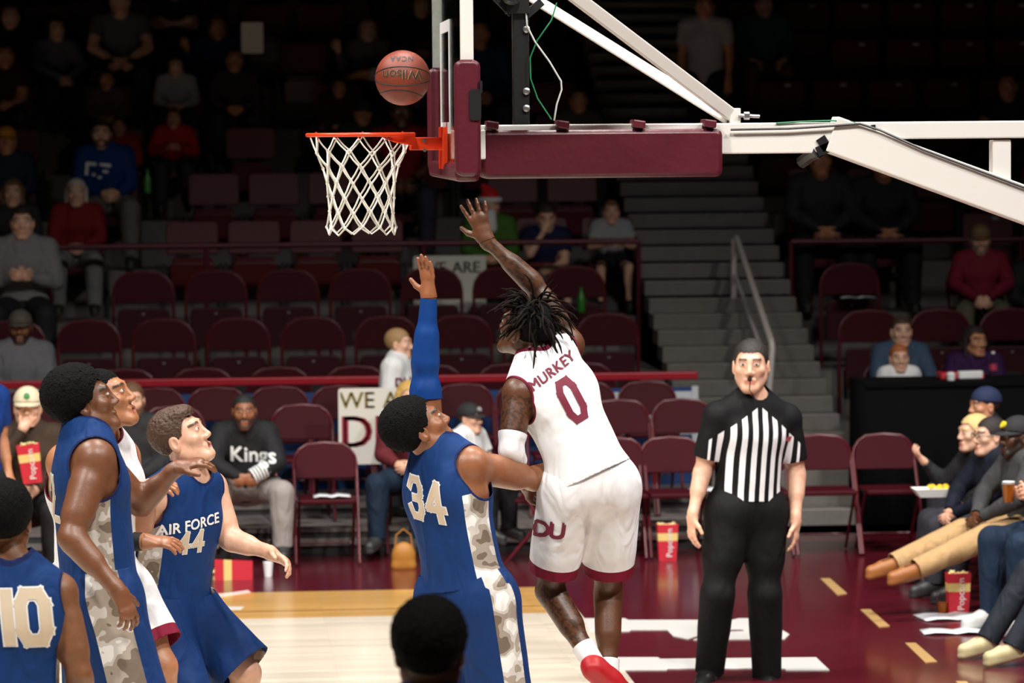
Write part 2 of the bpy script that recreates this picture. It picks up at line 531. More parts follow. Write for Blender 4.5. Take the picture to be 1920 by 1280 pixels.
def head_colors(V, hf, tone, brow=(.02, .015, .01), beard=None, lip=None, shave=None, mouth=0.0):
    c, r, f, u, s = hf
    q = (V-c)/s; x, y, z = q@r, q@f, q@u
    col_ = np.tile(A(tone), (len(V), 1))
    def blend(m, cc, a=1.0):
        m = np.clip(m, 0, 1)[:, None]*a; col_[:] = col_*(1-m)+A(cc)*m
    sm = lambda e: np.clip(e+.5, 0, 1)
    if shave is not None: blend(sm((.0-z-.02)/.02)*(y > .0)*(z > -.14)*sm((y-.01)/.02), shave[0], shave[1])
    if beard is not None:
        b = sm((-.045-z)/.012)*sm((y-.0)/.02)*(z > -.135)
        side_ = sm((-.0-z)/.02)*(np.abs(x) > .05)*(y > -.0)*(y < .055)
        m_ = np.maximum(b, side_)*(1-sm((.026-np.hypot(x, (z+.069)*1.4))/.006)*(y > .07))
        mous = sm((.007-np.abs(z+.050))/.005)*(np.abs(x) < .03)*(y > .07)
        blend(np.maximum(m_, mous), beard, .9)
    blend(sm((.0115-np.abs(z+.069))/.004)*sm((.023-np.abs(x))/.005)*(y > .075), lip if lip is not None else A(tone)*A((.85, .55, .55)))
    if mouth > 0: blend(sm((1-np.hypot(x/.0185, (z+.069)/(.004+.0105*mouth)))/.3)*(y > .05), (.26, .07, .06))
    ax_ = np.abs(x)
    blend(sm((.0055-np.abs(z-.031-.004*np.cos((ax_-.03)*60)))/.003)*sm((.022-np.abs(ax_-.034))/.005)*(y > .06), brow, .9)
    ey = np.hypot((ax_-.0315)/.0145, (z-.0105)/.0055)
    blend(sm((.95-ey)/.25)*(y > .07), (.62, .60, .57))
    blend(sm((.0062-np.hypot(ax_-.0315, z-.011))/.002)*(y > .07), (.02, .015, .012))
    return col_

def hair_line(y, low=0.0):
    return np.interp(y, [-.12, -.07, -.03, .005, .03, .045, .065, .09], [-.075+low, -.065+low, -.03+low, .004, .012, .045, .064, .070])

def hair_mesh(style, hf, h=.006, seed=0):
    c, r, f, u, s = hf; R = np.stack([r, f, u])
    L = lambda x, y, z: c+(r*x+f*y+u*z)*s
    rg = random.Random(seed)
    E = lambda x, y, z, a, b, d, k=.02: ell(L(x, y, z), (a*s, b*s, d*s), R, k*s)
    low = 0.0; nz = None; clip = True
    def curls(fr, am):
        return lambda X, Y, Z: am*(np.sin(X*fr+1.3*np.sin(Y*fr*.7))*np.sin(Y*fr+1.1*np.sin(Z*fr*.8))*np.sin(Z*fr+.9*np.sin(X*fr*.6)))
    if style == 'short': pr = [E(0, -.016, .037, .081, .102, .091)]; nz = curls(260, .0025)
    elif style == 'crop': pr = [E(0, -.016, .036, .078, .099, .0875)]; nz = curls(400, .0012)
    elif style == 'swept':
        pr = [E(0, -.018, .040, .083, .104, .094), E(0, .045, .092, .058, .040, .026, .03)]; nz = curls(170, .005)
    elif style == 'afro': pr = [E(0, -.030, .052, .108, .118, .108)]; nz = curls(330, .006)
    elif style == 'afro_small': pr = [E(0, -.024, .046, .096, .112, .101)]; nz = curls(360, .005)
    elif style == 'bob':
        pr = [E(0, -.018, .036, .088, .107, .094)]; low = -.05; nz = curls(150, .003)
        for sx in (-1, 1): pr.append(cone(L(sx*.075, -.02, .02), L(sx*.080, -.01, -.11), .026*s, .02*s, .03))
        pr.append(cone(L(0, -.085, .0), L(0, -.09, -.12), .05*s, .04*s, .03))
    elif style == 'long':
        pr = [E(0, -.018, .036, .088, .107, .094)]; low = -.1; nz = curls(140, .003)
        for sx in (-1, 1): pr.append(cone(L(sx*.074, -.005, .03), L(sx*.085, .015, -.22), .028*s, .018*s, .03))
        pr.append(cone(L(0, -.085, .0), L(0, -.10, -.22), .06*s, .05*s, .03))
    V, T = field_mesh(pr, h*s, noise=nz)
    q = (V-c)/s; y, z, x = q@f, q@u, q@r
    face = np.minimum(y-.035, .075-np.abs(x))          # opening for the face
    g = z-hair_line(y, low)-.010*np.exp(-((np.abs(x)-.048)/.016)**2)*(y > .03)+.0035*np.sin(x*330)*np.sin(y*290+z*150)
    if style in ('bob', 'long'): g = np.where((y < .045) & (z < .03), np.maximum(g, .02-(y-.03)), g); g = np.where(z < -.23, -.01, g)
    V, T, _ = clip_mesh(V, T, g)
    return V, T

def body_prims(J, m=1.0, belly=0.0, female=False):
    """torso, limbs and feet of one figure as tagged implicit shapes"""
    Rr, Fw, T = frame(J); o = []
    pel, neck = J['pel'], J['neck']; H = np.linalg.norm(neck-pel); sc = H/.52
    ch = pel+T*H*.62; wa = pel+T*H*.28
    add = lambda t, p: o.append((t, p))
    shw = np.linalg.norm(J['sh_r']-J['sh_l'])/2
    add('torso', cone(pel-T*.02*sc, wa, .155*sc*m, .138*sc*m+belly*.4, .06, (Fw, .70+belly)))
    add('torso', cone(wa, ch, .138*sc*m+belly*.4, .162*sc*m, .06, (Fw, .68+belly*.5)))
    add('torso', cone(ch, ch+T*.10*sc, .160*sc*m, .135*sc*m, .05, (Fw, .66)))
    if belly: add('torso', ell(wa+Fw*.06*sc, A((.13, .10, .13))*sc, np.stack([Rr, Fw, T]), .06))
    mid = neck-T*.045*sc
    for sd, sg in (('l', -1), ('r', 1)):
        sh = J['sh_'+sd]
        add('torso', cone(mid+Rr*sg*.05*sc, sh-(sh-mid)*.12, .066*sc*m, .060*sc*m, .05))
        add('torso', cone(neck+T*.03*sc, mid+(sh-mid)*.7+T*.006, .045*sc, .042*sc*m, .05))
        add('torso', ell(ch+Rr*sg*.075*sc+Fw*.055*sc+T*.02*sc, A((.085, .050, .07))*sc*m, np.stack([Rr, Fw, T]), .05))
        add('torso', ell(ch+Rr*sg*.085*sc-Fw*.055*sc+T*.03*sc, A((.080, .045, .10))*sc*m, np.stack([Rr, Fw, T]), .05))
        el, wr = J['el_'+sd], J['wr_'+sd]; ua = el-sh; fa = wr-el
        add('arm_'+sd, ell(sh, A((.066, .066, .066))*sc*m, None, .04))
        add('arm_'+sd, cone(sh, el, .056*sc*m, .041*sc*m, .03))
        add('arm_'+sd, cone(sh+ua*.35, sh+ua*.7, .053*sc*m, .050*sc*m, .04))
        add('fore_'+sd, cone(el, wr, .040*sc*m, .0275*sc, .025))
        add('fore_'+sd, cone(el+fa*.12, el+fa*.45, .044*sc*m, .038*sc*m, .03))
        hp, kn, an, toe = J['hip_'+sd], J['kn_'+sd], J['an_'+sd], J['toe_'+sd]
        th = kn-hp; sn = an-kn
        add('thigh_'+sd, cone(hp, kn, .092*sc*m, .058*sc*m, .05))
        add('thigh_'+sd, cone(hp+th*.1, hp+th*.55, .094*sc*m, .080*sc*m, .05))
        bk = unit(np.cross(np.cross(th, sn), sn)) if np.linalg.norm(np.cross(th, sn)) > 1e-4 else -Fw
        if bk @ Fw > 0 and abs(bk @ T) < .6: bk = -bk
        add('shin_'+sd, cone(kn, an, .054*sc*m, .036*sc, .03))
        add('shin_'+sd, cone(kn+sn*.14+bk*.014, kn+sn*.42+bk*.014, .050*sc*m, .048*sc*m, .04))
        ft = unit(toe-an)
        add('foot_'+sd, cone(an-ft*.035-T*0, an+(toe-an)*.35, .040*sc, .040*sc, .03))
        add('foot_'+sd, cone(an+(toe-an)*.2, toe, .040*sc, .032*sc, .03))
    add('torso', cone(J['hip_l'], J['hip_r'], .098*sc*m, .098*sc*m, .06))
    add('neck', cone(neck-T*.03, J['head']-unit(J['hu'])*.055-unit(J['hf'])*.02, .056*sc*m, .053*sc, .03))
    return o

def seg_t(V, a, b):
    d = b-a; L = np.linalg.norm(d); t = ((V-a)@d)/(L*L)
    dist = np.linalg.norm(V-(a+np.clip(t, 0, 1)[:, None]*d), axis=1)
    return t, dist, L

def person(label, J, tone, hands=None, m=1.0, h=.012, hh=.0045, hair=None, hair_mat=None, top=None, bottom=None, shoes=None, socks=None,
           head_s=1.1, mouth=0.0, brow=(.02, .015, .01), beard=None, belly=0.0, colorfn=None, group=None, lip=None, sleeves=(), hair_seed=0, jaw=1.0, shave=None, no_legs=False):
    J = {k: A(v) for k, v in J.items()}
    base = (J['an_l']+J['an_r'])/2
    root = empty('person', (float(base[0]), float(base[1]), float(min(J['an_l'][2], J['an_r'][2])-.08)), label, 'person', group)
    Rr, Fw, T = frame(J); sc = np.linalg.norm(J['neck']-J['pel'])/.52
    bp = body_prims(J, m, belly)
    hp, hf = head_prims(J['head'], J['hf'], J['hu'], head_s, mouth, jaw)
    hands = hands or {}
    hpr = {}
    for sd in 'lr':
        fa = unit(J['wr_'+sd]-J['el_'+sd]); hd = hands.get(sd, {})
        hpr[sd] = hand_prims(J['wr_'+sd], hd.get('d', fa), hd.get('n', -Fw if abs(fa@Fw) < .8 else -T), sd, hd.get('curl', .35), hd.get('spread', .1), hd.get('sc', sc), hd.get('thumb', .6))
    allp = [p for _, p in bp]+[p for _, p in hp]+[p for s_ in 'lr' for _, p in hpr[s_]]
    near = [p for t, p in bp if t == 'neck' or t == 'torso']+[p for _, p in hp]
    Vb, Tb = field_mesh(allp, h)
    # coarse mesh for trunk and limbs, finer sampling of the same surface for head and hands
    hc = hf[0]-hf[3]*.02*head_s
    gh = np.linalg.norm(Vb-hc, axis=1)-.150*head_s
    Hn = hf[0]-hf[3]*.105*head_s-hf[2]*.02
    g = np.maximum(gh, -((Vb-Hn)@hf[3]))
    reg = {}
    for sd in 'lr':
        w = J['wr_'+sd]; d = unit(hands.get(sd, {}).get('d', J['wr_'+sd]-J['el_'+sd]))
        reg[sd] = (w, d)
        gg = np.maximum(np.linalg.norm(Vb-(w+d*.09*sc), axis=1)-.15*sc, -((Vb-w)@d))
        g = np.minimum(g, gg)
    Vb, Tb, _ = clip_mesh(Vb, Tb, g)
    parts = [(Vb, Tb, np.tile(A(tone), (len(Vb), 1)))]
    Vh, Th = field_mesh(near, hh, hc-.19*head_s, hc+.19*head_s)
    gh = np.minimum(.153*head_s-np.linalg.norm(Vh-hc, axis=1), (Vh-Hn)@hf[3]+.004)
    Vh, Th, _ = clip_mesh(Vh, Th, gh)
    parts.append((Vh, Th, head_colors(Vh, hf, tone, brow, beard, lip, shave, mouth)))
    for sd in 'lr':
        w, d = reg[sd]
        pr = [p for _, p in hpr[sd]]+[p for t, p in bp if t == 'fore_'+sd]
        c = w+d*.09*sc
        Vd, Td = field_mesh(pr, min(h*.5, .0042), c-.17*sc, c+.17*sc)
        gd = np.minimum(.153*sc-np.linalg.norm(Vd-c, axis=1), (Vd-w)@d+.004)
        Vd, Td, _ = clip_mesh(Vd, Td, gd)
        parts.append((Vd, Td, np.tile(A(tone)*A((1.08, 1.05, 1.03)), (len(Vd), 1))))
    n = 0; VV = []; TT = []; CC = []
    for V, T_, C in parts:
        VV.append(V); TT.append(T_+n); CC.append(C); n += len(V)
    VV, TT, CC = np.concatenate(VV), np.concatenate(TT), np.concatenate(CC)
    if colorfn is not None: CC = colorfn(VV, CC, J)
    body = link_mesh('body', fast_mesh('body', VV, TT, colors=np.clip(CC, 0, 1)), SKIN, root)
    res = {'root': root, 'body': body, 'J': J, 'hf': hf, 'frame': (Rr, Fw, T)}
    loc = lambda V: ((V-J['pel'])@Rr, (V-J['pel'])@Fw, (V-J['pel'])@T)
    Hh = np.linalg.norm(J['neck']-J['pel'])
    # ---- upper garment
    if top:
        inf = top.get('inf', .014); kind = top['kind']; sl = {'tank': 0, 'tee': top.get('sleeve', .62), 'long': 1.0}[kind]
        pr = []
        for t, p in bp:
            if t == 'torso': pr.append((t, inflate(p, inf)))
            elif t.startswith('arm') and sl > 0: pr.append((t, inflate(p, inf*.9)))
            elif t.startswith('fore') and sl >= 1: pr.append((t, inflate(p, inf*.8)))
        if top.get('collar'): pr.append(('torso', inflate([p for t, p in bp if t == 'neck'][0], .012)))
        loose = top.get('loose', 0)
        if loose:
            pr.append(('torso', cone(J['pel']-T*.02, J['pel']+T*Hh*.5, (.155*m*sc+loose), .15*m*sc+loose*.6, .05, (Fw, .74))))
        V, T_ = field_mesh([p for _, p in pr], top.get('h', h))
        D = np.stack([prim_dist(p, V[:, 0], V[:, 1], V[:, 2]) for _, p in pr], 1); tg = np.array([t for t, _ in pr])[D.argmin(1)]
        u_, w_, v_ = loc(V)
        gs = [np.where(tg == 'torso', v_-top.get('hem', -.06), .2)]
        nb = J['neck']+T*top.get('neck_up', .035)+Fw*top.get('neck_fw', .02)
        gs.append(np.linalg.norm(V-nb, axis=1)-top.get('neck_r', .082)*sc if not top.get('collar') else (J['neck']+T*.055-V)@T)
        for sd, sg in (('l', -1), ('r', 1)):
            if kind == 'tank':
                cc = J['sh_'+sd]+Rr*sg*.040*sc-T*.012; ad = unit(J['el_'+sd]-J['sh_'+sd])
                gs.append(np.linalg.norm(V-cc, axis=1)-.092*sc)
                gs.append(np.linalg.norm(V-(J['sh_'+sd]+Rr*sg*.035*sc-T*.06*sc), axis=1)-.075*sc)
            else:
                seg = ('arm_'+sd, 'sh_', 'el_', sl) if kind == 'tee' else ('fore_'+sd, 'el_', 'wr_', top.get('cuff', .95))
                t, d_, L_ = seg_t(V, J[seg[1]+sd], J[seg[2]+sd])
                gs.append(np.where(tg == seg[0], (seg[3]-t)*L_, .2))
        g = np.min(gs, 0)
        V, T_, _ = clip_mesh(V, T_, g)
        V = smooth_mesh(V, T_, 1, .3)
        u_, w_, v_ = loc(V)
        e = [v_-top.get('hem', -.06)+(.0 if top.get('hemtrim') else .05), (np.linalg.norm(V-nb, axis=1)-top.get('neck_r', .082)*sc) if not top.get('collar') else v_*0+.2]
        for sd, sg in (('l', -1), ('r', 1)):
            if kind == 'tank': e += [np.linalg.norm(V-(J['sh_'+sd]+Rr*sg*.040*sc-T*.012), axis=1)-.092*sc, np.linalg.norm(V-(J['sh_'+sd]+Rr*sg*.035*sc-T*.06*sc), axis=1)-.075*sc]
        side = np.minimum(np.abs(u_)/np.maximum(np.hypot(u_, w_*1.35), 1e-4)-top.get('side_c', .86), Hh*.66-v_)
        msk = np.minimum(np.minimum(.27-np.abs(u_)*1.0-.0*v_, Hh*.95-np.abs(u_)*.75-v_), .2+v_)
        msk = np.where(w_ > -.2, msk, -1)
        me = fast_mesh(top.get('name', 'shirt'), V, T_, {'edge': np.min(e, 0), 'side': side, 'u': u_, 'v': v_, 'mask': msk})
        g_ = link_mesh(top.get('name', 'shirt'), me, top['mat'], root)
        sm = g_.modifiers.new('thickness', 'SOLIDIFY'); sm.thickness = .004; sm.offset = -1
        res['top'] = g_; res['top_bvh'] = BVHTree.FromPolygons(V.tolist(), T_.tolist())
    # ---- lower garment
    if bottom:
        inf = bottom.get('inf', .016); kind = bottom['kind']; fl = bottom.get('flare', .03)
        pr = []
        for t, p in bp:
            if t == 'torso' and (p is bp[0][1] or p is [q for tt, q in bp if tt == 'torso'][-1]): pr.append((t, inflate(p, inf)))
            elif t.startswith('thigh'): pr.append((t, inflate(p, inf)))
            elif t.startswith('shin') and kind == 'long': pr.append((t, inflate(p, inf)))
        for sd in 'lr':
            hp_, kn, an = J['hip_'+sd], J['kn_'+sd], J['an_'+sd]
            if kind == 'shorts': pr.append(('thigh_'+sd, cone(hp_+(kn-hp_)*.1, hp_+(kn-hp_)*1.12, .105*sc*m+inf*.5, .082*sc*m+fl, .05)))
            else: pr.append(('shin_'+sd, cone(kn, an, .062*sc*m+inf, .05*sc+fl, .04)))
        V, T_ = field_mesh([p for _, p in pr], bottom.get('h', h))
        u_, w_, v_ = loc(V)
        gs = [np.maximum(bottom.get('waist', .07)-v_, np.maximum(seg_t(V, J['hip_l'], J['kn_l'])[0], seg_t(V, J['hip_r'], J['kn_r'])[0])*.4-.12)]
        ds = []
        for sd in 'lr':
            hp_, kn, an = J['hip_'+sd], J['kn_'+sd], J['an_'+sd]
            if kind == 'shorts': t, d_, L_ = seg_t(V, hp_, kn); gg = (bottom.get('len', .95)-t)*L_
            else:
                t, d_, L_ = seg_t(V, kn, an); t0, d0, _ = seg_t(V, hp_, kn); gg = np.where(d0 < d_*.9, .3, (bottom.get('len', .97)-t)*L_)
                d_ = np.minimum(d_, d0)
            ds.append((d_, gg))
        gs.append(np.where(ds[0][0] < ds[1][0], ds[0][1], ds[1][1]))
        g = np.min(gs, 0)
        V, T_, ge = clip_mesh(V, T_, g)
        V = smooth_mesh(V, T_, 1, .3)
        u_, w_, v_ = loc(V)
        gl = []
        for sd in 'lr':
            t, d_, L_ = seg_t(V, J['hip_'+sd], J['kn_'+sd]); gl.append((d_, (bottom.get('len', .95)-t)*L_))
        edge = np.where(gl[0][0] < gl[1][0], gl[0][1], gl[1][1]) if kind == 'shorts' else u_*0+.2
        # side stripe: outward of each thigh
        so = []
        for sd, sg in (('l', -1), ('r', 1)):
            hp_, kn = J['hip_'+sd], J['kn_'+sd]; ax = unit(kn-hp_); q = V-hp_; q = q-(q@ax)[:, None]*ax
            so.append((np.linalg.norm(q, axis=1), (q@(Rr*sg))/np.maximum(np.linalg.norm(q, axis=1), 1e-4)))
        sid = np.where(so[0][0] < so[1][0], so[0][1], so[1][1])-bottom.get('side_c', .87)
        up = np.abs(u_)/np.maximum(np.hypot(u_, w_*1.35), 1e-4)-bottom.get('side_c', .87)-.04
        sid = np.where(v_ > -.02, up, sid)
        me = fast_mesh(bottom.get('name', 'shorts' if kind == 'shorts' else 'trousers'), V, T_, {'edge': edge, 'side': sid, 'u': u_, 'v': v_, 'mask': u_*0})
        g_ = link_mesh(me.name.split('.')[0], me, bottom['mat'], root)
        sm = g_.modifiers.new('thickness', 'SOLIDIFY'); sm.thickness = .004; sm.offset = -1
        res['bottom'] = g_; res['bottom_bvh'] = BVHTree.FromPolygons(V.tolist(), T_.tolist())
    # ---- shoes and socks
    for sd in 'lr':
        an, toe, kn = J['an_'+sd], J['toe_'+sd], J['kn_'+sd]
        if shoes is not None:
            ft = unit(toe-an); upv = unit(unit(kn-an)-ft*(unit(kn-an)@ft)) if np.linalg.norm(np.cross(kn-an, ft)) > .01 else T
            pr = [cone(an-ft*.04-upv*.005, an+(toe-an)*.4, .047*sc, .046*sc, .03), cone(an+(toe-an)*.3-upv*.006, toe, .046*sc, .040*sc, .03),
                  cone(an-ft*.035-upv*.04, toe-upv*.030+ft*.01, .040*sc, .040*sc, .02, (upv, .5)), cone(an, an+(kn-an)*.06, .046*sc, .044*sc, .02)]
            V, T_ = field_mesh(pr, min(h, .009))
            q = (V-an)@upv
            V, T_, _ = clip_mesh(V, T_, .045*sc-np.where(np.abs((V-an)@ft) < .07, q, -1))
            so_ = link_mesh('shoe', fast_mesh('shoe', V, T_, {'edge': q[:0] if False else (V-an)@upv}), shoes, root)
            so_.modifiers.new('thickness', 'SOLIDIFY').thickness = -.004
        if socks is not None:
            V, T_ = field_mesh([cone(an-(an-kn)*0, an+(kn-an)*socks[1], .046*sc, .050*sc, .02)], .009)
            t, d_, L_ = seg_t(V, an, kn)
            V, T_, _ = clip_mesh(V, T_, (socks[1]-t)*L_)
            link_mesh('sock', fast_mesh('sock', V, T_), socks[0], root)
    # ---- arm sleeves / bands: (side, from t, to t, material, name) along shoulder-elbow(0..1)-wrist(1..2)
    for sd, t0, t1, mt, nm in sleeves:
        pr = [inflate(p, .005) for t, p in bp if t in ('arm_'+sd, 'fore_'+sd)]
        V, T_ = field_mesh(pr, min(h, .008))
        ta, da, La = seg_t(V, J['sh_'+sd], J['el_'+sd]); tf, df, Lf = seg_t(V, J['el_'+sd], J['wr_'+sd])
        t = np.where(df < da, 1+np.clip(tf, 0, 1.2), np.clip(ta, -1, 1)); Lm = (La+Lf)/2
        V, T_, _ = clip_mesh(V, T_, np.minimum(t-t0, t1-t)*Lm)
        link_mesh(nm, fast_mesh(nm, V, T_), mt, root)
    # ---- hair
    if hair:
        V, T_ = hair_mesh(hair, hf, .006 if h < .014 else .009, hair_seed)
        ho = link_mesh('hair', fast_mesh('hair', V, T_), hair_mat, root)
        res['hair'] = ho
    return res

def cap_hat(res, mat_, brim_mat=None, yaw=0.0, beanie=False, brim=True, logo=None):
    """baseball cap (or knitted hat) sitting on the head"""
    c, r, f, u, s = res['hf']
    f2 = unit(f*math.cos(yaw)+r*math.sin(yaw)); r2 = np.cross(f2, u)
    R = np.stack([r2, f2, u])
    pr = [ell(c+(-f*.014+u*.045)*s, A((.088, .108, .092))*s, np.stack([r, f, u]), .02)]
    V, T_ = field_mesh(pr, .008)
    q = (V-c)/s
    V, T_, _ = clip_mesh(V, T_, (q@u)-.038-.010*(q@f)/.1)
    o = link_mesh('hat', fast_mesh('hat', V, T_), mat_, res['root'])
    o.modifiers.new('thickness', 'SOLIDIFY').thickness = .003
    if brim:
        pts = []; n = 14
        for i in range(n+1):
            a = math.pi*i/n
            inn = c+(r2*math.cos(a)*.080+f2*(math.sin(a)*.092-.012)+u*.047)*s
            out = c+(r2*math.cos(a)*.088+f2*(math.sin(a)*.172-.012)+u*(.038-.012*math.sin(a)+.012*abs(math.cos(a))*-1))*s
            pts.append((inn, out))
        V = [p for pr_ in pts for p in pr_]; F = [(2*i, 2*i+1, 2*i+3, 2*i+2) for i in range(n)]
        b = link_mesh('brim', np_mesh('brim', np.array(V), F), brim_mat or mat_, o, True)
        b.modifiers.new('thickness', 'SOLIDIFY').thickness = .004
    if logo:
        lc, size = logo
        mb = MB(); cc = c+(f2*.090+u*.082)*s; nn = unit(f2*.85+u*.5)
        Rm = Matrix((Vector(r2), Vector(nn), Vector(np.cross(r2, nn)))).transposed()
        mb.lathe(Vector(cc), [(size, -.006), (size, .008), (size*.6, .0095)], 14, Rm @ Matrix.Rotation(-math.pi/2, 3, 'X'))
        mb.build('badge', lc, o)
    return o

# ---- flat print laid onto a curved garment
STROKES = {'0': [[(.0, .22), (.0, .78), (.22, 1), (.78, 1), (1, .78), (1, .22), (.78, 0), (.22, 0), (0, .22)]],
           '1': [[(.5, 0), (.5, 1)]],
           '2': [[(0, .75), (.0, .8), (.22, 1), (.78, 1), (1, .8), (1, .6), (0, .15), (0, 0), (1, 0)]],
           '3': [[(0, .78), (.22, 1), (.78, 1), (1, .8), (1, .62), (.8, .5), (.4, .5)], [(.8, .5), (1, .38), (1, .2), (.78, 0), (.22, 0), (0, .22)]],
           '4': [[(.75, 0), (.75, 1), (0, .32), (1.05, .32)]]}
def stroke_tris(pl, w, wid, hgt):
    """thick polyline as finely divided quads (2D)"""
    out = []
    for (a, b) in zip(pl[:-1], pl[1:]):
        a = Vector((a[0]*wid, a[1]*hgt)); b = Vector((b[0]*wid, b[1]*hgt)); d = b-a; L = d.length
        if L < 1e-6: continue
        d /= L; nrm = Vector((-d.y, d.x)); a2 = a-d*w*.42; L2 = L+w*.84
        k = max(1, int(L2/.012)); j = 2
        for i in range(k):
            for q in range(j):
                p = [a2+d*(L2*(i+x)/k)+nrm*(w*((q+y)/j-.5)) for x, y in ((0, 0), (1, 0), (1, 1), (0, 1))]
                out.append([(v.x, v.y) for v in p])
    return out
def lay(polys, O, r, u, n, bvh, off):
    """drop 2D polygons (in plane O,r,u) along n onto the garment"""
    V = []; F = []; O, r, u, n = Vector(O), Vector(r), Vector(u), Vector(n).normalized()
    for p in polys:
        idx = []
        ok = True
        for (a, b) in p:
            s = O+r*a+u*b-n*.6
            hit = bvh.ray_cast(s, n, 1.4)
            if hit[0] is None: ok = False; break
            nn = hit[1] if hit[1].dot(n) < 0 else -hit[1]
            idx.append(hit[0]+nn*off)
        if ok:
            k = len(V); V += idx; F.append(tuple(range(k, k+len(p))))
    return V, F
def digits(text, O, r, u, n, bvh, hgt, wid, sw, gap, parent, m_in, m_out=None, ow=.006, name='number'):
    for layer, (mt, w, off) in enumerate(([(m_out, sw+2*ow, .0025)] if m_out else [])+[(m_in, sw, .0045)]):
        x = 0
        for ch in text:
            V = []; F = []
            polys = []
            wd = wid*(.1 if ch == '1' else 1)
            for pl in STROKES[ch]: polys += [[(a+x, b) for a, b in q] for q in stroke_tris(pl, w, wd, hgt)]
            tot = 0
            vv, ff = lay(polys, O, r, u, n, bvh, off)
            k = len(V); V += vv; F += [tuple(i+k for i in f) for f in ff]
            x += wd+gap
            if F: o = link_mesh(name if mt is m_in else name+'_outline', np_mesh(name, V, F) if False else mesh_py(name, V, F), mt, parent)
def mesh_py(name, V, F):
    me = bpy.data.meshes.new(name); me.from_pydata([tuple(v) for v in V], [], F); me.update(); return me
def text_polys(text, size, extrude=False, shear=0.0, spacing=1.0):
    cu = bpy.data.curves.new('t', 'FONT'); cu.body = text; cu.size = size; cu.align_x = 'CENTER'; cu.shear = shear; cu.space_character = spacing
    cu.resolution_u = 3
    o = bpy.data.objects.new('t', cu); col.objects.link(o)
    dg = bpy.context.evaluated_depsgraph_get(); me = o.evaluated_get(dg).to_mesh()
    bm = bmesh.new(); bm.from_mesh(me); bmesh.ops.triangulate(bm, faces=bm.faces)
    for _ in range(4):
        e = [e for e in bm.edges if e.calc_length() > max(.02, size*.25)]
        if not e: break
        bmesh.ops.subdivide_edges(bm, edges=e, cuts=1); bmesh.ops.triangulate(bm, faces=bm.faces)
    polys = [[(v.co.x, v.co.y) for v in f.verts] for f in bm.faces]
    bm.free(); o.evaluated_get(dg).to_mesh_clear(); bpy.data.objects.remove(o); bpy.data.curves.remove(cu)
    return polys
def text_on(text, size, O, r, u, n, bvh, mt, parent, name='lettering', off=.004, shear=0.0, arc=0.0, spacing=1.0, bold=0.0):
    polys = text_polys(text, size, shear=shear, spacing=spacing)
    if arc: polys = [[(a, b-arc*a*a) for a, b in p] for p in polys]
    if bold:
        polys = polys+[[(a+bold, b) for a, b in p] for p in polys]+[[(a, b+bold) for a, b in p] for p in polys]
    V, F = lay(polys, O, r, u, n, bvh, off)
    if F: return link_mesh(name, mesh_py(name, V, F), mt, parent)
# ------------------------------------------------------------------ floor, stands
MAROON = srgb(92, 14, 30)
def floor_mat(name, base, kind):
    m = bpy.data.materials.new(name); m.use_nodes = True; nt = m.node_tree; b = nt.nodes['Principled BSDF']
    tc = nt.nodes.new('ShaderNodeTexCoord')
    br = nt.nodes.new('ShaderNodeTexBrick')
    br.inputs['Scale'].default_value = 1.0; br.inputs['Brick Width'].default_value = 1.35; br.inputs['Row Height'].default_value = .057
    br.inputs['Mortar Size'].default_value = .0012; br.inputs['Bias'].default_value = 0.0
    k = .07 if kind == 'paint' else .12
    br.inputs['Color1'].default_value = (*[c*(1-k) for c in base], 1); br.inputs['Color2'].default_value = (*[min(1, c*(1+k)) for c in base], 1)
    br.inputs['Mortar'].default_value = (*[c*.55 for c in base], 1)
    nt.links.new(tc.outputs['Object'], br.inputs['Vector'])
    n = nt.nodes.new('ShaderNodeTexNoise'); n.inputs['Scale'].default_value = 3; n.inputs['Detail'].default_value = 6
    mp = nt.nodes.new('ShaderNodeMapping'); mp.inputs['Scale'].default_value = (1, 14, 1)
    nt.links.new(tc.outputs['Object'], mp.inputs['Vector']); nt.links.new(mp.outputs['Vector'], n.inputs['Vector'])
    f = math_node(nt, 'MULTIPLY_ADD', n.outputs['Fac'], .24); nt.nodes[-1].inputs[2].default_value = .88
    v = nt.nodes.new('ShaderNodeVectorMath'); v.operation = 'SCALE'
    nt.links.new(br.outputs['Color'], v.inputs[0]); nt.links.new(f, v.inputs['Scale']); nt.links.new(v.outputs[0], b.inputs['Base Color'])
    b.inputs['Roughness'].default_value = .28; b.inputs['Coat Weight'].default_value = .6; b.inputs['Coat Roughness'].default_value = .12
    return m
M_MAROONFLOOR = floor_mat('maroon_painted_floor', srgb(88, 16, 30), 'paint')
M_WOOD = floor_mat('maple_floor', srgb(234, 220, 200), 'wood')
M_AMBER = floor_mat('amber_stained_floor', srgb(214, 164, 92), 'wood')
M_FLOORWHITE = mat('white_floor_paint', (.78, .77, .74), .3, coat=.5)
M_FLOORTAN = mat('tan_floor_paint', srgb(206, 166, 108), .3, coat=.5)
mb = MB(); mb.box((2, 14, -.06), (40, 24, .12)); fl = mb.build('floor', M_MAROONFLOOR); tag(fl, kind='structure')
BASE_X = 2.30; SIDE_Y = 23.22
mb = MB(); mb.box(((BASE_X-18)/2, (2+21.95)/2, .001), (BASE_X+18, 21.95-2, .004)); wc = mb.build('wood_court', M_WOOD, fl)
mb = MB(); mb.box(((BASE_X-18)/2, (21.95+.83+SIDE_Y)/2-.0, .001), (BASE_X+18, SIDE_Y-22.785, .004)); mb.build('amber_border', M_AMBER, fl)
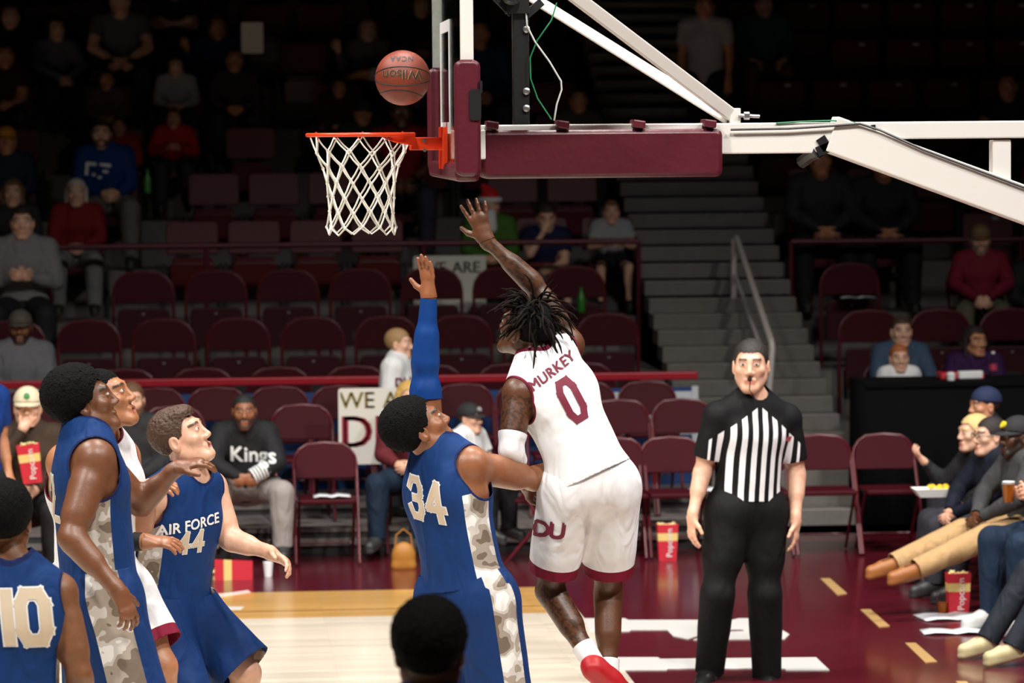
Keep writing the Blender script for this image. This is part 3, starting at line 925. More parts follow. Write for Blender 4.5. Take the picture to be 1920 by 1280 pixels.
# (court depth limits: far edge of pale wood, thin line, amber strip)
mb = MB(); mb.box(((BASE_X-18)/2, 22.36, .0008), (BASE_X+18, .84, .004)); mb.build('amber_border', M_AMBER, fl)
mb = MB(); mb.box(((BASE_X-18)/2, 22.28, .0032), (BASE_X+18, .018, .002)); mb.build('court_line', mat('brown_line', srgb(96, 60, 30), .3, coat=.5), fl)
def floor_poly(name, pts, m, z=.005, parent=None):
    V = [floor_pt(px, py) for px, py in pts]; n = len(V)
    W = [(v.x, v.y, z) for v in V]+[(v.x, v.y, z-.004) for v in V]
    F = [tuple(range(n)), tuple(range(2*n-1, n-1, -1))]+[(i, i+n, (i+1) % n+n, (i+1) % n) for i in range(n)]
    me = mesh_py(name, W, F); bm = bmesh.new(); bm.from_mesh(me); bmesh.ops.recalc_face_normals(bm, faces=bm.faces); bm.to_mesh(me); bm.free()
    return link_mesh(name, me, m, parent or fl)
# big letters painted on the baseline apron
floor_poly('floor_letter', [(1095, 1160), (1172, 1160), (1178, 1163), (1372, 1163), (1385, 1160), (1412, 1160), (1450, 1172), (1480, 1190), (1472, 1198), (1300, 1200), (1345, 1186), (1396, 1184), (1390, 1180), (1342, 1181), (1290, 1199), (1262, 1193), (1250, 1181), (1186, 1181), (1180, 1184), (1105, 1184)], M_FLOORWHITE)
floor_poly('floor_letter', [(1100, 1233), (1234, 1233), (1238, 1236), (1530, 1233), (1555, 1257), (1474, 1257), (1470, 1254), (1254, 1254), (1250, 1257), (1168, 1257)], M_FLOORWHITE)
for a in (((1538, 1085), (1556, 1085), (1588, 1113), (1570, 1116)), ((1613, 1143), (1632, 1143), (1668, 1174), (1648, 1176)), ((1697, 1206), (1717, 1206), (1757, 1241), (1735, 1243)), ((1792, 1278), (1812, 1278), (1850, 1312), (1826, 1314))):
    floor_poly('floor_dash', a, M_FLOORTAN)
floor_poly('court_line', [(385, 1118), (465, 1107), (470, 1111), (400, 1122)], M_FLOORWHITE); floor_poly('court_line', [(395, 1128), (420, 1127), (418, 1132), (398, 1133)], M_FLOORWHITE); floor_poly('court_line', [(415, 1138), (458, 1138), (452, 1143), (420, 1143)], M_FLOORWHITE)

M_BOARD = mat('grey_board', srgb(112, 104, 100), .55, noise=.15, nscale=6); M_RISER = mat('dark_riser', srgb(44, 42, 42), .7, noise=.2, nscale=5)
M_CONC = mat('concrete', srgb(112, 107, 102), .8, noise=.18, nscale=9, bump=.15, bscale=50)
XL, XR, AX0, AX1 = -9.0, 13.0, 3.78, 5.08
# low platforms for the temporary chairs
pf = empty('chair_platform', (0, 25.2, 0), 'low grey boarded platform behind the courtside chairs', 'platform'); pf['kind'] = 'structure'
for (y0, y1, z) in ((25.2, 26.15, .20), (26.15, 27.2, .27)):
    mb = MB(); mb.box(((XL+AX0)/2, (y0+y1)/2, z-.015), (AX0-XL, y1-y0, .03)); mb.build('deck_board', M_BOARD, pf)
    mb = MB(); mb.box(((XL+AX0)/2, y0+.02, z/2-.02), (AX0-XL-.02, .03, z-.04)); mb.build('riser_board', M_RISER, pf)
    mb = MB(); mb.box(((XL+AX0)/2, y0-.002, z*.5), (AX0-XL, .02, .05)); mb.build('rail_board', M_BOARD, pf)
# barrier with red cap and banner
br = empty('barrier', (0, 27.25, 0), 'low barrier with bright red cap rail and blue banner behind courtside chairs', 'barrier')
mb = MB(); mb.box(((XL+AX0)/2-.02, 27.28, .53), (AX0-XL, .05, 1.0)); mb.build('banner', None, br).data.materials.append(mat('banner_blue', srgb(20, 58, 112), .6))
for xa, xb in ((-9, -6.0), (-2.05, -.35), (3.1, 3.76)):
    mb = MB(); mb.box(((xa+xb)/2, 27.25, .83), (xb-xa, .012, .34)); mb.build('white_panel', mat('banner_white', srgb(196, 200, 206), .6), br)
mb = MB(); mb.box(((XL+AX0)/2, 27.27, 1.07), (AX0-XL+.04, .09, .06)); mb.v = [(x, y, z+.055) for x, y, z in mb.v]; mb.build('cap_rail', mat('red_rail', srgb(158, 14, 34), .4), br, bevel=.01)
mb = MB(); mb.box((AX0-.0, 27.27, .52), (.05, .07, 1.04)); mb.build('end_post', mat('banner_white', (0, 0, 0)), br)
# terraces: (depth of seat backs, floor height)
LOWER = [(28.0, .31), (28.9, .66), (29.8, 1.02)]
UPPER = [(31.5+.9*i, 1.41+.42*i) for i in range(8)]
tr = empty('seating_terrace', (0, 28, 0), 'dark stepped terrace carrying the arena seats', 'terrace'); tr['kind'] = 'structure'
for (Y, z), lastz in zip(LOWER+UPPER, [0]+[q for _, q in (LOWER+UPPER)][:-1]):
    y0 = Y-.72; dep = .9 if (Y, z) not in (LOWER[-1],) else 1.7
    for xa, xb in ((XL, AX0), (AX1, XR)):
        mb = MB(); mb.box(((xa+xb)/2, y0+dep/2+.1, z/2-.0), (xb-xa, dep+.2, z)); mb.build('terrace_step', M_CONC, tr)
# aisle stairs, three treads to a row
st = empty('aisle_stairs', (4.4, 26.6, 0), 'grey concrete aisle stairs climbing between the seating blocks', 'stairs'); st['kind'] = 'structure'
ys = 26.55; zz = .0; i = 0
prof = []
while ys < 38:
    t_y = ys; slope = .122 if ys < 30.4 else .140
    zz += slope; prof.append((ys, zz)); ys += .3
for k_, (y, z) in enumerate(prof):
    mb = MB(); mb.box(((AX0+AX1)/2, y+.17, z-.06), (AX1-AX0-.01, .36, .12)); s_ = mb.build('stair_tread', M_CONC, st)
    mb = MB(); mb.box(((AX0+AX1)/2, y+.012, z-.012), (AX1-AX0-.02, .03, .03)); mb.build('nosing', mat('nosing', srgb(176, 168, 160), .6), s_)
mb = MB(); mb.prism(((AX0+AX1)/2, 0, 0), [(0, 0)], 1) if False else None
# back wall of the hall
mb = MB(); mb.box((2, 40.2, 5), (40, .3, 14)); tag(mb.build('wall_back', mat('hall_paint', (.05, .05, .052), .9)), kind='structure')

# rail in front of the upper block, posts, stair handrail
M_RAIL = mat('maroon_rail', srgb(88, 26, 38), .4); M_STEEL = mat('painted_white_rail', srgb(205, 196, 192), .35)
rail = empty('guard_rail', (0, 30.6, 1.02), 'maroon horizontal guard rail in front of the upper left seats', 'railing')
mb = MB(); mb.tube([(XL, 30.6, 2.08), (AX0-.03, 30.6, 2.08)], .028, 10); mb.build('top_rail', M_RAIL, rail, True)
for x in [AX0-.03]+[AX0-.03-1.9*k_ for k_ in range(1, 6)]:
    mb = MB(); mb.tube([(x, 30.6, 1.0), (x, 30.6, 2.08)], .022, 8); mb.build('post', M_RAIL, rail, True)
rail = empty('guard_rail', (AX1, 30.6, 1.02), 'maroon guard rail right of the aisle stairs', 'railing')
mb = MB(); mb.tube([(AX1+.03, 30.6, 2.06), (XR, 30.6, 2.06)], .028, 10); mb.build('top_rail', M_RAIL, rail, True)
for x in (AX1+.03, AX1+2.1, AX1+4.2):
    mb = MB(); mb.tube([(x, 30.6, 1.0), (x, 30.6, 2.06)], .022, 8); mb.build('post', M_RAIL, rail, True)
hr = empty('stair_handrail', (4.45, 28, .6), 'white tubular handrail standing on the aisle stairs', 'handrail')
p0, p1 = P(1381, 446, 30.3), P(1446, 640, 28.1); q0, q1 = P(1378, 515, 30.3), P(1425, 650, 28.1)
mb = MB(); mb.tube([P(1376, 640, 30.3), P(1376, 470, 30.3), p0+Vector((-.02, 0, -.01)), p0, p1, p1+Vector((.005, -.02, -.05)), P(1441, 742, 28.1)], .027, 10); mb.build('top_rail', M_STEEL, hr, True)
mb = MB(); mb.tube([q0, q1], .02, 8); mb.build('mid_rail', M_STEEL, hr, True)

# ------------------------------------------------------------------ seats
M_SEAT = mat('maroon_vinyl', srgb(62, 7, 18), .55, noise=.1, nscale=10, spec=.15); M_FRAME = mat('maroon_tube', srgb(84, 10, 24), .35)
M_SHELL = mat('seat_shell', srgb(92, 8, 20), .4); M_LIP = M_SHELL; M_DISC = mat('steel_disc', srgb(170, 165, 160), .3, metal=.6)
M_PLATE = mat('dark_plate', (.012, .01, .011), .5); M_UNDER = mat('seat_underside', srgb(58, 14, 22), .5, spec=.25)
def rounded(w, h, r, n=5, bottom_r=.02):
    out = []
    for cx, cz, a0, rr in ((w/2-r, h-r, 0, r), (-w/2+r, h-r, 90, r), (-w/2+bottom_r, bottom_r, 180, bottom_r), (w/2-bottom_r, bottom_r, 270, bottom_r)):
        for i in range(n+1):
            a = math.radians(a0+90*i/n); out.append((cx+rr*math.cos(a), cz+rr*math.sin(a)))
    return out
def tilt(a): return Matrix.Rotation(a, 3, 'X')
def make_folding(label, group, name='folding_chair'):
    root = empty(name, (0, 0, 0), label, 'chair', group)
    mb = MB(); pts = [(-.225, -.20, .012), (-.225, .16, .62)]
    for i in range(9):
        a = math.pi-math.pi*i/8; pts.append((.155*math.cos(a)+(-.07 if i < 4 else .07 if i > 4 else 0), .16+.04+.02*math.sin(a), .68+.155*math.sin(a)))
    pts += [(.225, .16, .62), (.225, -.20, .012)]
    mb.tube(pts, .0125, 8); mb.build('frame', M_FRAME, root, True, local=True)
    for sx in (-1, 1):
        mb = MB(); mb.tube([(sx*.195, -.12, .44), (sx*.195, .24, .012)], .011, 8); mb.build('leg', M_FRAME, root, True, local=True)
    mb = MB(); mb.tube([(-.195, .16, .12), (.195, .16, .12)], .008, 6); mb.build('stretcher', M_FRAME, root, True, local=True)
    mb = MB(); mb.prism((0, .165, .585), rounded(.43, .245, .15, 7), .014, tilt(-.18)); mb.build('backrest', M_SEAT, root, bevel=.006, local=True)
    mb = MB(); mb.rbox((0, -.03, .455), (.40, .39, .035), .015); mb.v = [(x, y, z) for x, y, z in mb.v]; mb.build('seat', M_SEAT, root, bevel=.01, local=True)
    return root
def make_flip(label, group):
    root = empty('stadium_chair', (0, 0, 0), label, 'chair', group)
    mb = MB(); pts = [(-.255, .05, .0), (-.255, .06, .62)]
    for i in range(9):
        a = math.pi-math.pi*i/8; pts.append((.19*math.cos(a)+(-.065 if i < 4 else .065 if i > 4 else 0), .07+.01*math.sin(a), .675+.19*math.sin(a)))
    pts += [(.255, .06, .62), (.255, .05, .0)]
    mb.tube(pts, .014, 8); mb.build('frame', M_FRAME, root, True, local=True)
    mb = MB(); mb.prism((0, .07, .60), rounded(.50, .26, .19, 8), .014); mb.build('backrest', M_SEAT, root, bevel=.006, local=True)
    mb = MB(); mb.prism((0, .0, .22), rounded(.44, .34, .05), .018, tilt(.06)); s_ = mb.build('folded_seat', M_UNDER, root, bevel=.008, local=True)
    mb = MB(); mb.lathe((0, -.024, .515), [(.026, -.006), (.026, .006), (.012, .012)], 14, Matrix.Rotation(math.pi/2, 3, 'X')); mb.build('disc', M_DISC, s_, True, local=True)
    mb = MB(); mb.box((0, -.022, .30), (.15, .008, .085)); mb.build('plate', M_PLATE, s_, local=True)
    return root
def make_arena(label, group, down=False, number=False):
    root = empty('arena_seat', (0, 0, 0), label, 'seat', group)
    mb = MB(); mb.prism((0, .06, .56), rounded(.47, .30, .05), .022, tilt(-.1)); b_ = mb.build('backrest', M_SHELL, root, bevel=.01, local=True)
    mb = MB()
    if down: mb.rbox((0, -.18, .43), (.42, .40, .07), .03)
    else: mb.prism((0, -.02, .26), rounded(.40, .24, .05, bottom_r=.05), .05, tilt(.08))
    c_ = mb.build('seat_cushion', M_SHELL, root, bevel=.012, local=True)
    mb = MB(); mb.rbox((0, -.19 if down else -.03, .45 if down else .515), (.36, .40 if down else .11, .045), .02); mb.build('cushion_edge', M_LIP, c_, True, bevel=.015, local=True)
    mb = MB()
    for sx in (-1, 1): mb.box((sx*.255, .02, .24), (.03, .12, .48))
    mb.box((0, .05, .30), (.5, .03, .04)); mb.build('stand', M_PLATE, root, local=True)
    if number:
        mb = MB(); mb.box((.06, .028, .815), (.06, .004, .028)); mb.build('number_plate', mat('plate_white', srgb(190, 190, 196), .5), b_, local=True)
    return root
def copy_tree(o, parent=None):
    c = o.copy(); col.objects.link(c)
    if parent is not None: c.parent = parent
    for ch in o.children: copy_tree(ch, c)
    return c
def placer(proto):
    used = [False]
    def put(x, y, z, rz=0.0, label=None):
        o = proto
        if used[0]: o = copy_tree(proto)
        used[0] = True
        o.location = (x, y, z); o.rotation_euler = (0, 0, rz)
        if label: o['label'] = label
        return o
    return put
OCC = []      # seats taken by spectators: (x, rowY)
# ------------------------------------------------------------------ players on the court
def jpx(pts):
    return {k: A(P(*v)) for k, v in pts.items()}
DARK = srgb(92, 56, 36); BROWN = srgb(140, 88, 58); TAN = srgb(188, 130, 96); FAIR = srgb(216, 168, 142)
HAIRBLK = mat('black_hair', (.004, .0035, .0035), .85, bump=.6, bscale=120, spec=.12)
BLUE = srgb(12, 50, 104); NAVY = srgb(18, 32, 78)
AF_TOP = cloth_material('air_blue_jersey', BLUE, trim=srgb(14, 30, 76), trimw=.010, side='camo', side_thr=0.0)
AF_SHORT = cloth_material('air_blue_shorts', srgb(11, 46, 98), side='camo', side_thr=0.0)
WHITE_TOP = cloth_material('white_jersey', (.82, .82, .84), trim=srgb(110, 20, 44), trimw=.009, fold=.5)
WHITE_SHORT = cloth_material('white_shorts', (.82, .82, .84), trim=srgb(118, 16, 44), trimw=.05, fold=.5)
TANP = mat('tan_print', srgb(206, 186, 160), .7); WHITEP = mat('white_print', (.82, .82, .82), .7); MAROONP = mat('maroon_print', srgb(112, 18, 46), .7)

# shooter in white
J = jpx({'pel': (1106, 880, 14.92), 'neck': (1008, 672, 15.0), 'head': (985, 618, 15.02), 'sh_l': (972, 738, 14.88), 'sh_r': (1066, 646, 15.10),
         'el_l': (957, 842, 14.80), 'wr_l': (985, 905, 15.02), 'el_r': (1000, 532, 15.12), 'wr_r': (910, 448, 15.10),
         'hip_l': (1066, 912, 14.90), 'hip_r': (1148, 905, 14.96), 'kn_l': (1030, 1108, 15.08), 'kn_r': (1140, 1112, 15.14),
         'an_l': (1122, 1258, 14.86), 'an_r': (1140, 1296, 14.96), 'toe_l': (1178, 1304, 14.92), 'toe_r': (1128, 1355, 15.0)})
J['hf'] = A((-.75, .55, .35)); J['hu'] = A((-.25, .05, 1.0))
def tattoo(V, C, J_):
    def z(a, b, t0, t1, s):
        t, d, L = seg_t(V, J_[a], J_[b]); m_ = (t > t0) & (t < t1) & (d < .09)
        n_ = np.sin(V[:, 0]*s+2*np.sin(V[:, 2]*s*.8))*np.sin(V[:, 2]*s*1.1+1.7*np.sin(V[:, 1]*s*.9))*np.sin(V[:, 1]*s+V[:, 2]*40)
        return m_ & (n_ > .02)
    k = z('sh_r', 'el_r', .2, 1, 130) | z('el_r', 'wr_r', 0, .95, 150) | z('sh_l', 'el_l', .1, .8, 140) | z('hip_l', 'kn_l', .72, 1.05, 110) | z('kn_l', 'an_l', .05, .85, 130)
    C = C.copy(); C[k] = C[k]*A((.42, .46, .50)); return C
pl0 = person('player in white jersey number 0 leaping with one arm raised toward the hoop', J, DARK,
    hands={'r': {'d': A(P(884, 372, 15.1))-A(P(910, 448, 15.1)), 'n': (.1, 1, .1), 'curl': .06, 'spread': .2, 'thumb': 1.1, 'sc': 1.08}, 'l': {'curl': .5}},
    m=1.0, h=.010, hh=.0042, top={'kind': 'tank', 'mat': WHITE_TOP, 'name': 'jersey', 'hem': -.03, 'inf': .016, 'neck_fw': .0, 'loose': .004},
    bottom={'kind': 'shorts', 'mat': WHITE_SHORT, 'len': .80, 'inf': .010, 'flare': .022, 'waist': .085}, shoes=mat('red_shoe', srgb(170, 20, 30), .5), socks=(cloth((.8, .8, .8)), .32),
    colorfn=tattoo, sleeves=[('l', .72, 1.35, cloth((.8, .8, .82)), 'arm_sleeve')])
HEADS = [pl0]
Rr, Fw, T = pl0['frame']
ct = A(P(1068, 748, 14.9)); rr = unit(A(P(1092, 738, 14.9))-A(P(1050, 760, 14.9))); uu = unit(A(P(1050, 705, 14.9))-A(P(1090, 790, 14.9))); uu = unit(uu-rr*(uu@rr)); vw = np.cross(uu, rr)
vw = -np.cross(rr, uu)
digits('0', ct-rr*.032-uu*.085, rr, uu, (0, 1, 0), pl0['top_bvh'], .17, .066, .030, .02, pl0['top'], MAROONP)
tr = unit(A(P(1060, 672, 14.9))-A(P(997, 714, 14.9))); tu = unit(np.cross((0, -1, 0), tr)); tu = tu if tu[2] > 0 else -tu
text_on('MURKEY', .060, A(P(1038, 703, 14.9)), tr, tu, (0, 1, 0), pl0['top_bvh'], MAROONP, pl0['top'], name='name_lettering', bold=.003, spacing=1.05)
lb = A(P(1030, 1012, 14.8)); text_on('DU', .105, lb, (.95, 0, -.08), (.08, 0, .95), (0, 1, 0), pl0['bottom_bvh'], MAROONP, pl0['bottom'], name='team_logo', bold=.008, spacing=.82)
mb = polys = [[(-.055, -.012), (.055, -.012), (.055, .012), (-.055, .012)]]
V, F = lay([[(a/4*k_+(-.055+.11*(k_+.5)/4)*0+x_, b) for a, b in p] for p in polys for k_, x_ in ((1, -.04), (1, -.013), (1, .013), (1, .04))], A(P(1112, 851, 14.8)), (1, 0, .02), (0, 0, 1), (0, 1, 0), pl0['bottom_bvh'], .004)
if F: link_mesh('waistband_label', mesh_py('waistband_label', V, F), mat('black_print', (.02, .02, .02), .6), pl0['bottom'])
# dreadlocks
rg = random.Random(3); mb = MB(); c, r, f, u, s = pl0['hf']
Vh, Th = hair_mesh('short', pl0['hf'], .006); link_mesh('hair', fast_mesh('hair', Vh, Th), HAIRBLK, pl0['root'])
for i in range(130):
    th = rg.uniform(0, 2*math.pi); ph = rg.uniform(-.15, 1.35)
    d = unit(r*math.cos(th)*math.cos(ph)+f*math.sin(th)*math.cos(ph)+u*math.sin(ph))
    if d@f > .55 and d@u < .5: continue
    p = c+u*.035-f*.015+d*A((.088))
    L_ = rg.uniform(.09, .19); pts = [p-d*.02]; dr = unit(d*.8+A((rg.uniform(-.3, .3), rg.uniform(-.3, .3), rg.uniform(-.2, .3))))
    sw = A((-.35, 0, .12)) if d[0] < 0 or rg.random() < .3 else A((.25, -.1, -.3))
    for k_ in range(6):
        pts.append(pts[-1]+dr*L_/6); dr = unit(dr+sw*.35+A((0, 0, -.33))+A((rg.uniform(-.2, .2), rg.uniform(-.2, .2), rg.uniform(-.2, .2))))
    mb.tube([Vector(q) for q in pts], [.0055, .0055, .005, .005, .0045, .004, .002], 6)
mb.build('dreadlocks', mat('dread_hair', srgb(22, 14, 10), .85, noise=.6, nscale=30, spec=.12), pl0['root'], True)

# defender 34
J = jpx({'pel': (872, 1092, 14.72), 'neck': (822, 842, 14.74), 'head': (787, 806, 14.72), 'sh_r': (884, 872, 14.64), 'sh_l': (800, 838, 14.92),
         'el_r': (1000, 898, 14.92), 'wr_r': (1062, 872, 15.20), 'el_l': (797, 690, 14.92), 'wr_l': (804, 556, 14.90),
         'hip_r': (908, 1118, 14.64), 'hip_l': (842, 1112, 14.80), 'kn_r': (940, 1315, 14.66), 'kn_l': (840, 1312, 14.9), 'an_r': (945, 1490, 14.55), 'an_l': (800, 1490, 14.9),
         'toe_r': (1010, 1530, 14.6), 'toe_l': (870, 1530, 14.98)})
J['hf'] = A((.80, .12, .55)); J['hu'] = A((-.62, -.05, .8))
p34 = person('player in blue jersey number 34 reaching up with a blue arm sleeve', J, BROWN,
    hands={'l': {'d': (-.06, 0, 1), 'n': (-.75, -.6, 0), 'curl': .10, 'spread': .07, 'thumb': 1.0, 'sc': 1.05}, 'r': {'curl': .5}},
    m=1.04, h=.010, hh=.0042, head_s=1.16, hair='afro_small', hair_mat=HAIRBLK, top={'kind': 'tank', 'mat': AF_TOP, 'name': 'jersey', 'hem': -.01, 'inf': .018, 'loose': .012, 'side_c': .92},
    bottom={'kind': 'shorts', 'mat': AF_SHORT, 'len': .98, 'inf': .020, 'flare': .045, 'side_c': .92, 'waist': .06}, shoes=mat('white_shoe', (.7, .7, .7), .5),
    sleeves=[('l', .62, 1.98, cloth(srgb(18, 62, 130), rough=.5, fold=.15), 'arm_sleeve')])
Rr, Fw, T = p34['frame']
bn = A((.55, .83, 0)); rr = unit(np.cross(bn, (0, 0, 1))); rr = rr if rr[0] > 0 else -rr
rr = unit(rr+A((0, 0, -.10))); uu = unit(A((-.16, 0, 1)))
digits('34', A(P(779, 962, 14.72)), rr, uu, bn, p34['top_bvh'], .155, .075, .026, .045, p34['top'], TANP, WHITEP)

# blue 12, seen from behind his right side
J = jpx({'pel': (185, 1088, 14.2), 'neck': (160, 806, 14.2), 'head': (160, 757, 14.2), 'sh_r': (178, 862, 14.04), 'sh_l': (165, 842, 14.40),
         'el_r': (132, 1006, 13.90), 'wr_r': (222, 1108, 13.82), 'el_l': (262, 945, 14.5), 'wr_l': (330, 878, 14.45),
         'hip_r': (195, 1120, 14.12), 'hip_l': (180, 1112, 14.30), 'kn_r': (245, 1320, 14.1), 'kn_l': (190, 1325, 14.4), 'an_r': (215, 1520, 14.05), 'an_l': (140, 1520, 14.4),
         'toe_r': (300, 1560, 14.1), 'toe_l': (230, 1560, 14.45)})
J['hf'] = A((.90, .05, .30)); J['hu'] = A((-.28, 0, .95))
p12 = person('player in blue jersey number 12 with high black hair, arm hanging by his side', J, srgb(112, 70, 46),
    hands={'r': {'d': A(P(248, 1165, 13.80))-A(P(222, 1108, 13.82)), 'n': (-.6, .6, .2), 'curl': .4, 'spread': .12, 'thumb': .9, 'sc': 1.05}, 'l': {'d': (.9, 0, .25), 'n': (.1, .3, -1), 'curl': .42, 'spread': .12, 'sc': 1.05}},
    h=.010, hh=.0042, head_s=1.14, mouth=.4, hair='afro', hair_mat=HAIRBLK, m=1.0, top={'kind': 'tank', 'mat': AF_TOP, 'name': 'jersey', 'hem': -.01, 'inf': .018, 'loose': .006, 'side_c': .93},
    bottom={'kind': 'shorts', 'mat': AF_SHORT, 'len': .95, 'inf': .026, 'flare': .07, 'waist': .06}, shoes=MATS['white_shoe'])
digits('12', A(P(95, 968, 14.2)), unit(A((.50, -.86, -.02))), (-.1, 0, 1), (.86, .5, 0), p12['top_bvh'], .165, .065, .022, .038, p12['top'], TANP, WHITEP)

# player in white beyond him
J = jpx({'pel': (178, 1085, 14.84), 'neck': (180, 818, 14.78), 'head': (196, 750, 14.72), 'sh_r': (122, 868, 14.68), 'sh_l': (228, 858, 14.92),
         'el_r': (190, 1015, 14.58), 'wr_r': (268, 1015, 14.52), 'el_l': (262, 985, 14.92), 'wr_l': (280, 925, 14.78),
         'hip_r': (150, 1112, 14.76), 'hip_l': (222, 1112, 14.90), 'kn_r': (210, 1290, 14.66), 'kn_l': (302, 1250, 14.78), 'an_r': (170, 1480, 14.76), 'an_l': (310, 1440, 14.96),
         'toe_r': (230, 1510, 14.66), 'toe_l': (380, 1470, 14.91)})
J['hf'] = A((.93, -.25, .35)); J['hu'] = A((-.3, .05, .95))
pdu = person('player in white jersey watching the ball from behind the blue number 12', J, srgb(168, 112, 78),
    hands={'r': {'d': (1, 0, -.02), 'n': (-.1, .4, -1), 'curl': .3, 'spread': .1, 'sc': 1.05}, 'l': {'d': (.5, -.5, .35), 'n': (.4, .2, -.8), 'curl': .55, 'sc': 1.05}},
    h=.010, hh=.0042, head_s=1.14, mouth=.3, hair='crop', hair_mat=HAIRBLK, top={'kind': 'tank', 'mat': WHITE_TOP, 'name': 'jersey', 'hem': -.03, 'inf': .016},
    bottom={'kind': 'shorts', 'mat': WHITE_SHORT, 'len': .78, 'inf': .022, 'flare': .05, 'waist': .08}, shoes=MATS['white_shoe'],
    sleeves=[('r', 1.80, 1.98, mat('black_band', (.01, .01, .01), .8), 'wristband')])

# blue 44
J = jpx({'pel': (318, 1128, 15.30), 'neck': (352, 893, 15.24), 'head': (340, 822, 15.22), 'sh_r': (285, 930, 15.08), 'sh_l': (395, 915, 15.36),
         'el_r': (238, 1010, 15.16), 'wr_r': (275, 975, 15.36), 'el_l': (430, 1010, 15.30), 'wr_l': (505, 1035, 15.16),
         'hip_r': (290, 1150, 15.22), 'hip_l': (350, 1146, 15.38), 'kn_r': (345, 1330, 15.04), 'kn_l': (462, 1262, 15.26), 'an_r': (300, 1510, 15.18), 'an_l': (455, 1470, 15.43),
         'toe_r': (380, 1545, 15.08), 'toe_l': (535, 1500, 15.33)})
J['hf'] = A((.86, -.28, .40)); J['hu'] = A((-.40, .02, .9))
p44 = person('player in blue jersey number 44 with short brown hair gazing up open mouthed', J, FAIR,
    hands={'l': {'d': A(P(540, 1055, 15.10))-A(P(505, 1035, 15.16)), 'n': (-.3, -.5, -.8), 'curl': .45, 'spread': .08, 'sc': 1.05}, 'r': {'curl': .5}},
    h=.010, hh=.004, head_s=1.13, mouth=.9, hair='swept', hair_mat=mat('brown_hair', srgb(70, 46, 30), .6, noise=.3, nscale=60, bump=.5, bscale=90), brow=srgb(60, 40, 28),
    top={'kind': 'tank', 'mat': AF_TOP, 'name': 'jersey', 'hem': -.01, 'inf': .018, 'loose': .012, 'side_c': .88},
    bottom={'kind': 'shorts', 'mat': AF_SHORT, 'len': .95, 'inf': .026, 'flare': .06, 'waist': .06}, shoes=MATS['white_shoe'])
Rr, Fw, T = p44['frame']
fn = -Fw; fr = unit(-Rr)
fr = unit(A((.62, .0, .05))+0*Rr); 
text_on('AIR FORCE', .062, A(P(376, 998, 15.0)), unit(A((.9, .42, .12))), (0, 0, 1), (-.35, .93, 0), p44['top_bvh'], WHITEP, p44['top'], name='team_lettering', bold=.003)
digits('44', A(P(348, 1042, 15.0)), unit(A((.9, .42, .05))), (.05, 0, 1), (-.35, .93, 0), p44['top_bvh'], .085, .048, .016, .025, p44['top'], TANP, WHITEP, ow=.004, name='chest_number')

# blue 10, near, back turned
J = jpx({'pel': (18, 1345, 12.6), 'neck': (18, 1062, 12.6), 'head': (10, 975, 12.62), 'sh_r': (110, 1112, 12.62), 'sh_l': (-80, 1112, 12.6),
         'el_r': (148, 1262, 12.56), 'wr_r': (165, 1400, 12.75), 'el_l': (-125, 1265, 12.6), 'wr_l': (-130, 1400, 12.75),
         'hip_r': (66, 1375, 12.6), 'hip_l': (-30, 1375, 12.6), 'kn_r': (75, 1600, 12.7), 'kn_l': (-45, 1600, 12.7), 'an_r': (75, 1815, 12.6), 'an_l': (-50, 1815, 12.6),
         'toe_r': (80, 1850, 12.8), 'toe_l': (-55, 1850, 12.8)})
J['hf'] = A((.15, 1, .15)); J['hu'] = A((0, -.1, 1))
p10 = person('player in blue jersey number 10 seen from behind', J, srgb(120, 78, 52), h=.011, hh=.0045, hair='afro_small', hair_mat=HAIRBLK,
    top={'kind': 'tank', 'mat': AF_TOP, 'name': 'jersey', 'hem': -.05, 'inf': .018, 'neck_fw': 0, 'side_c': .93}, bottom={'kind': 'shorts', 'mat': AF_SHORT, 'len': .95, 'inf': .026, 'flare': .05}, shoes=MATS['white_shoe'])
digits('10', A(P(18, 1198, 12.5)), (1, 0, -.02), (-.09, 0, 1), (0, 1, 0), p10['top_bvh'], .165, .085, .040, .043, p10['top'], TANP, WHITEP)

# the near head at the bottom of the view
def standing(px, py, Y, yaw, sc=1.0, lean=0.0, floor_z=0.0):
    hd = A(P(px, py, Y)); f = A((math.sin(yaw), math.cos(yaw), 0)); r = A((math.cos(yaw), -math.sin(yaw), 0)); up = A((0, 0, 1))
    k = (hd[2]+.12)/1.82 if sc is None else sc
    nk = hd-up*.155*k-f*.01; pel = nk-up*.52*k-f*lean
    j = {'head': hd, 'neck': nk, 'pel': pel, 'hf': f, 'hu': up}
    for sd, sg in (('l', -1), ('r', 1)):
        j['sh_'+sd] = nk+r*sg*.19*k-up*.05*k; j['el_'+sd] = j['sh_'+sd]+r*sg*.05-up*.28*k-f*.02; j['wr_'+sd] = j['el_'+sd]-up*.25*k+f*.08
        j['hip_'+sd] = pel+r*sg*.09*k-up*.06*k; j['kn_'+sd] = A((*(j['hip_'+sd]+f*.03)[:2], (j['hip_'+sd][2]+floor_z+.09*k)/2+.02)); j['an_'+sd] = A((j['kn_'+sd][0], j['kn_'+sd][1], floor_z+.09*k))-f*.03; j['toe_'+sd] = j['an_'+sd]+f*.17-up*.04
    return j
J = standing(806, 1222, 9.4, .15, None)
person('blue uniformed player with round black curly hair, back of the head turned', J, srgb(120, 78, 52), h=.013, hh=.006, hair='afro_small', hair_mat=HAIRBLK,
       top={'kind': 'tank', 'mat': AF_TOP, 'name': 'jersey', 'inf': .018}, bottom={'kind': 'shorts', 'mat': AF_SHORT, 'inf': .026, 'flare': .05}, shoes=MATS['white_shoe'])

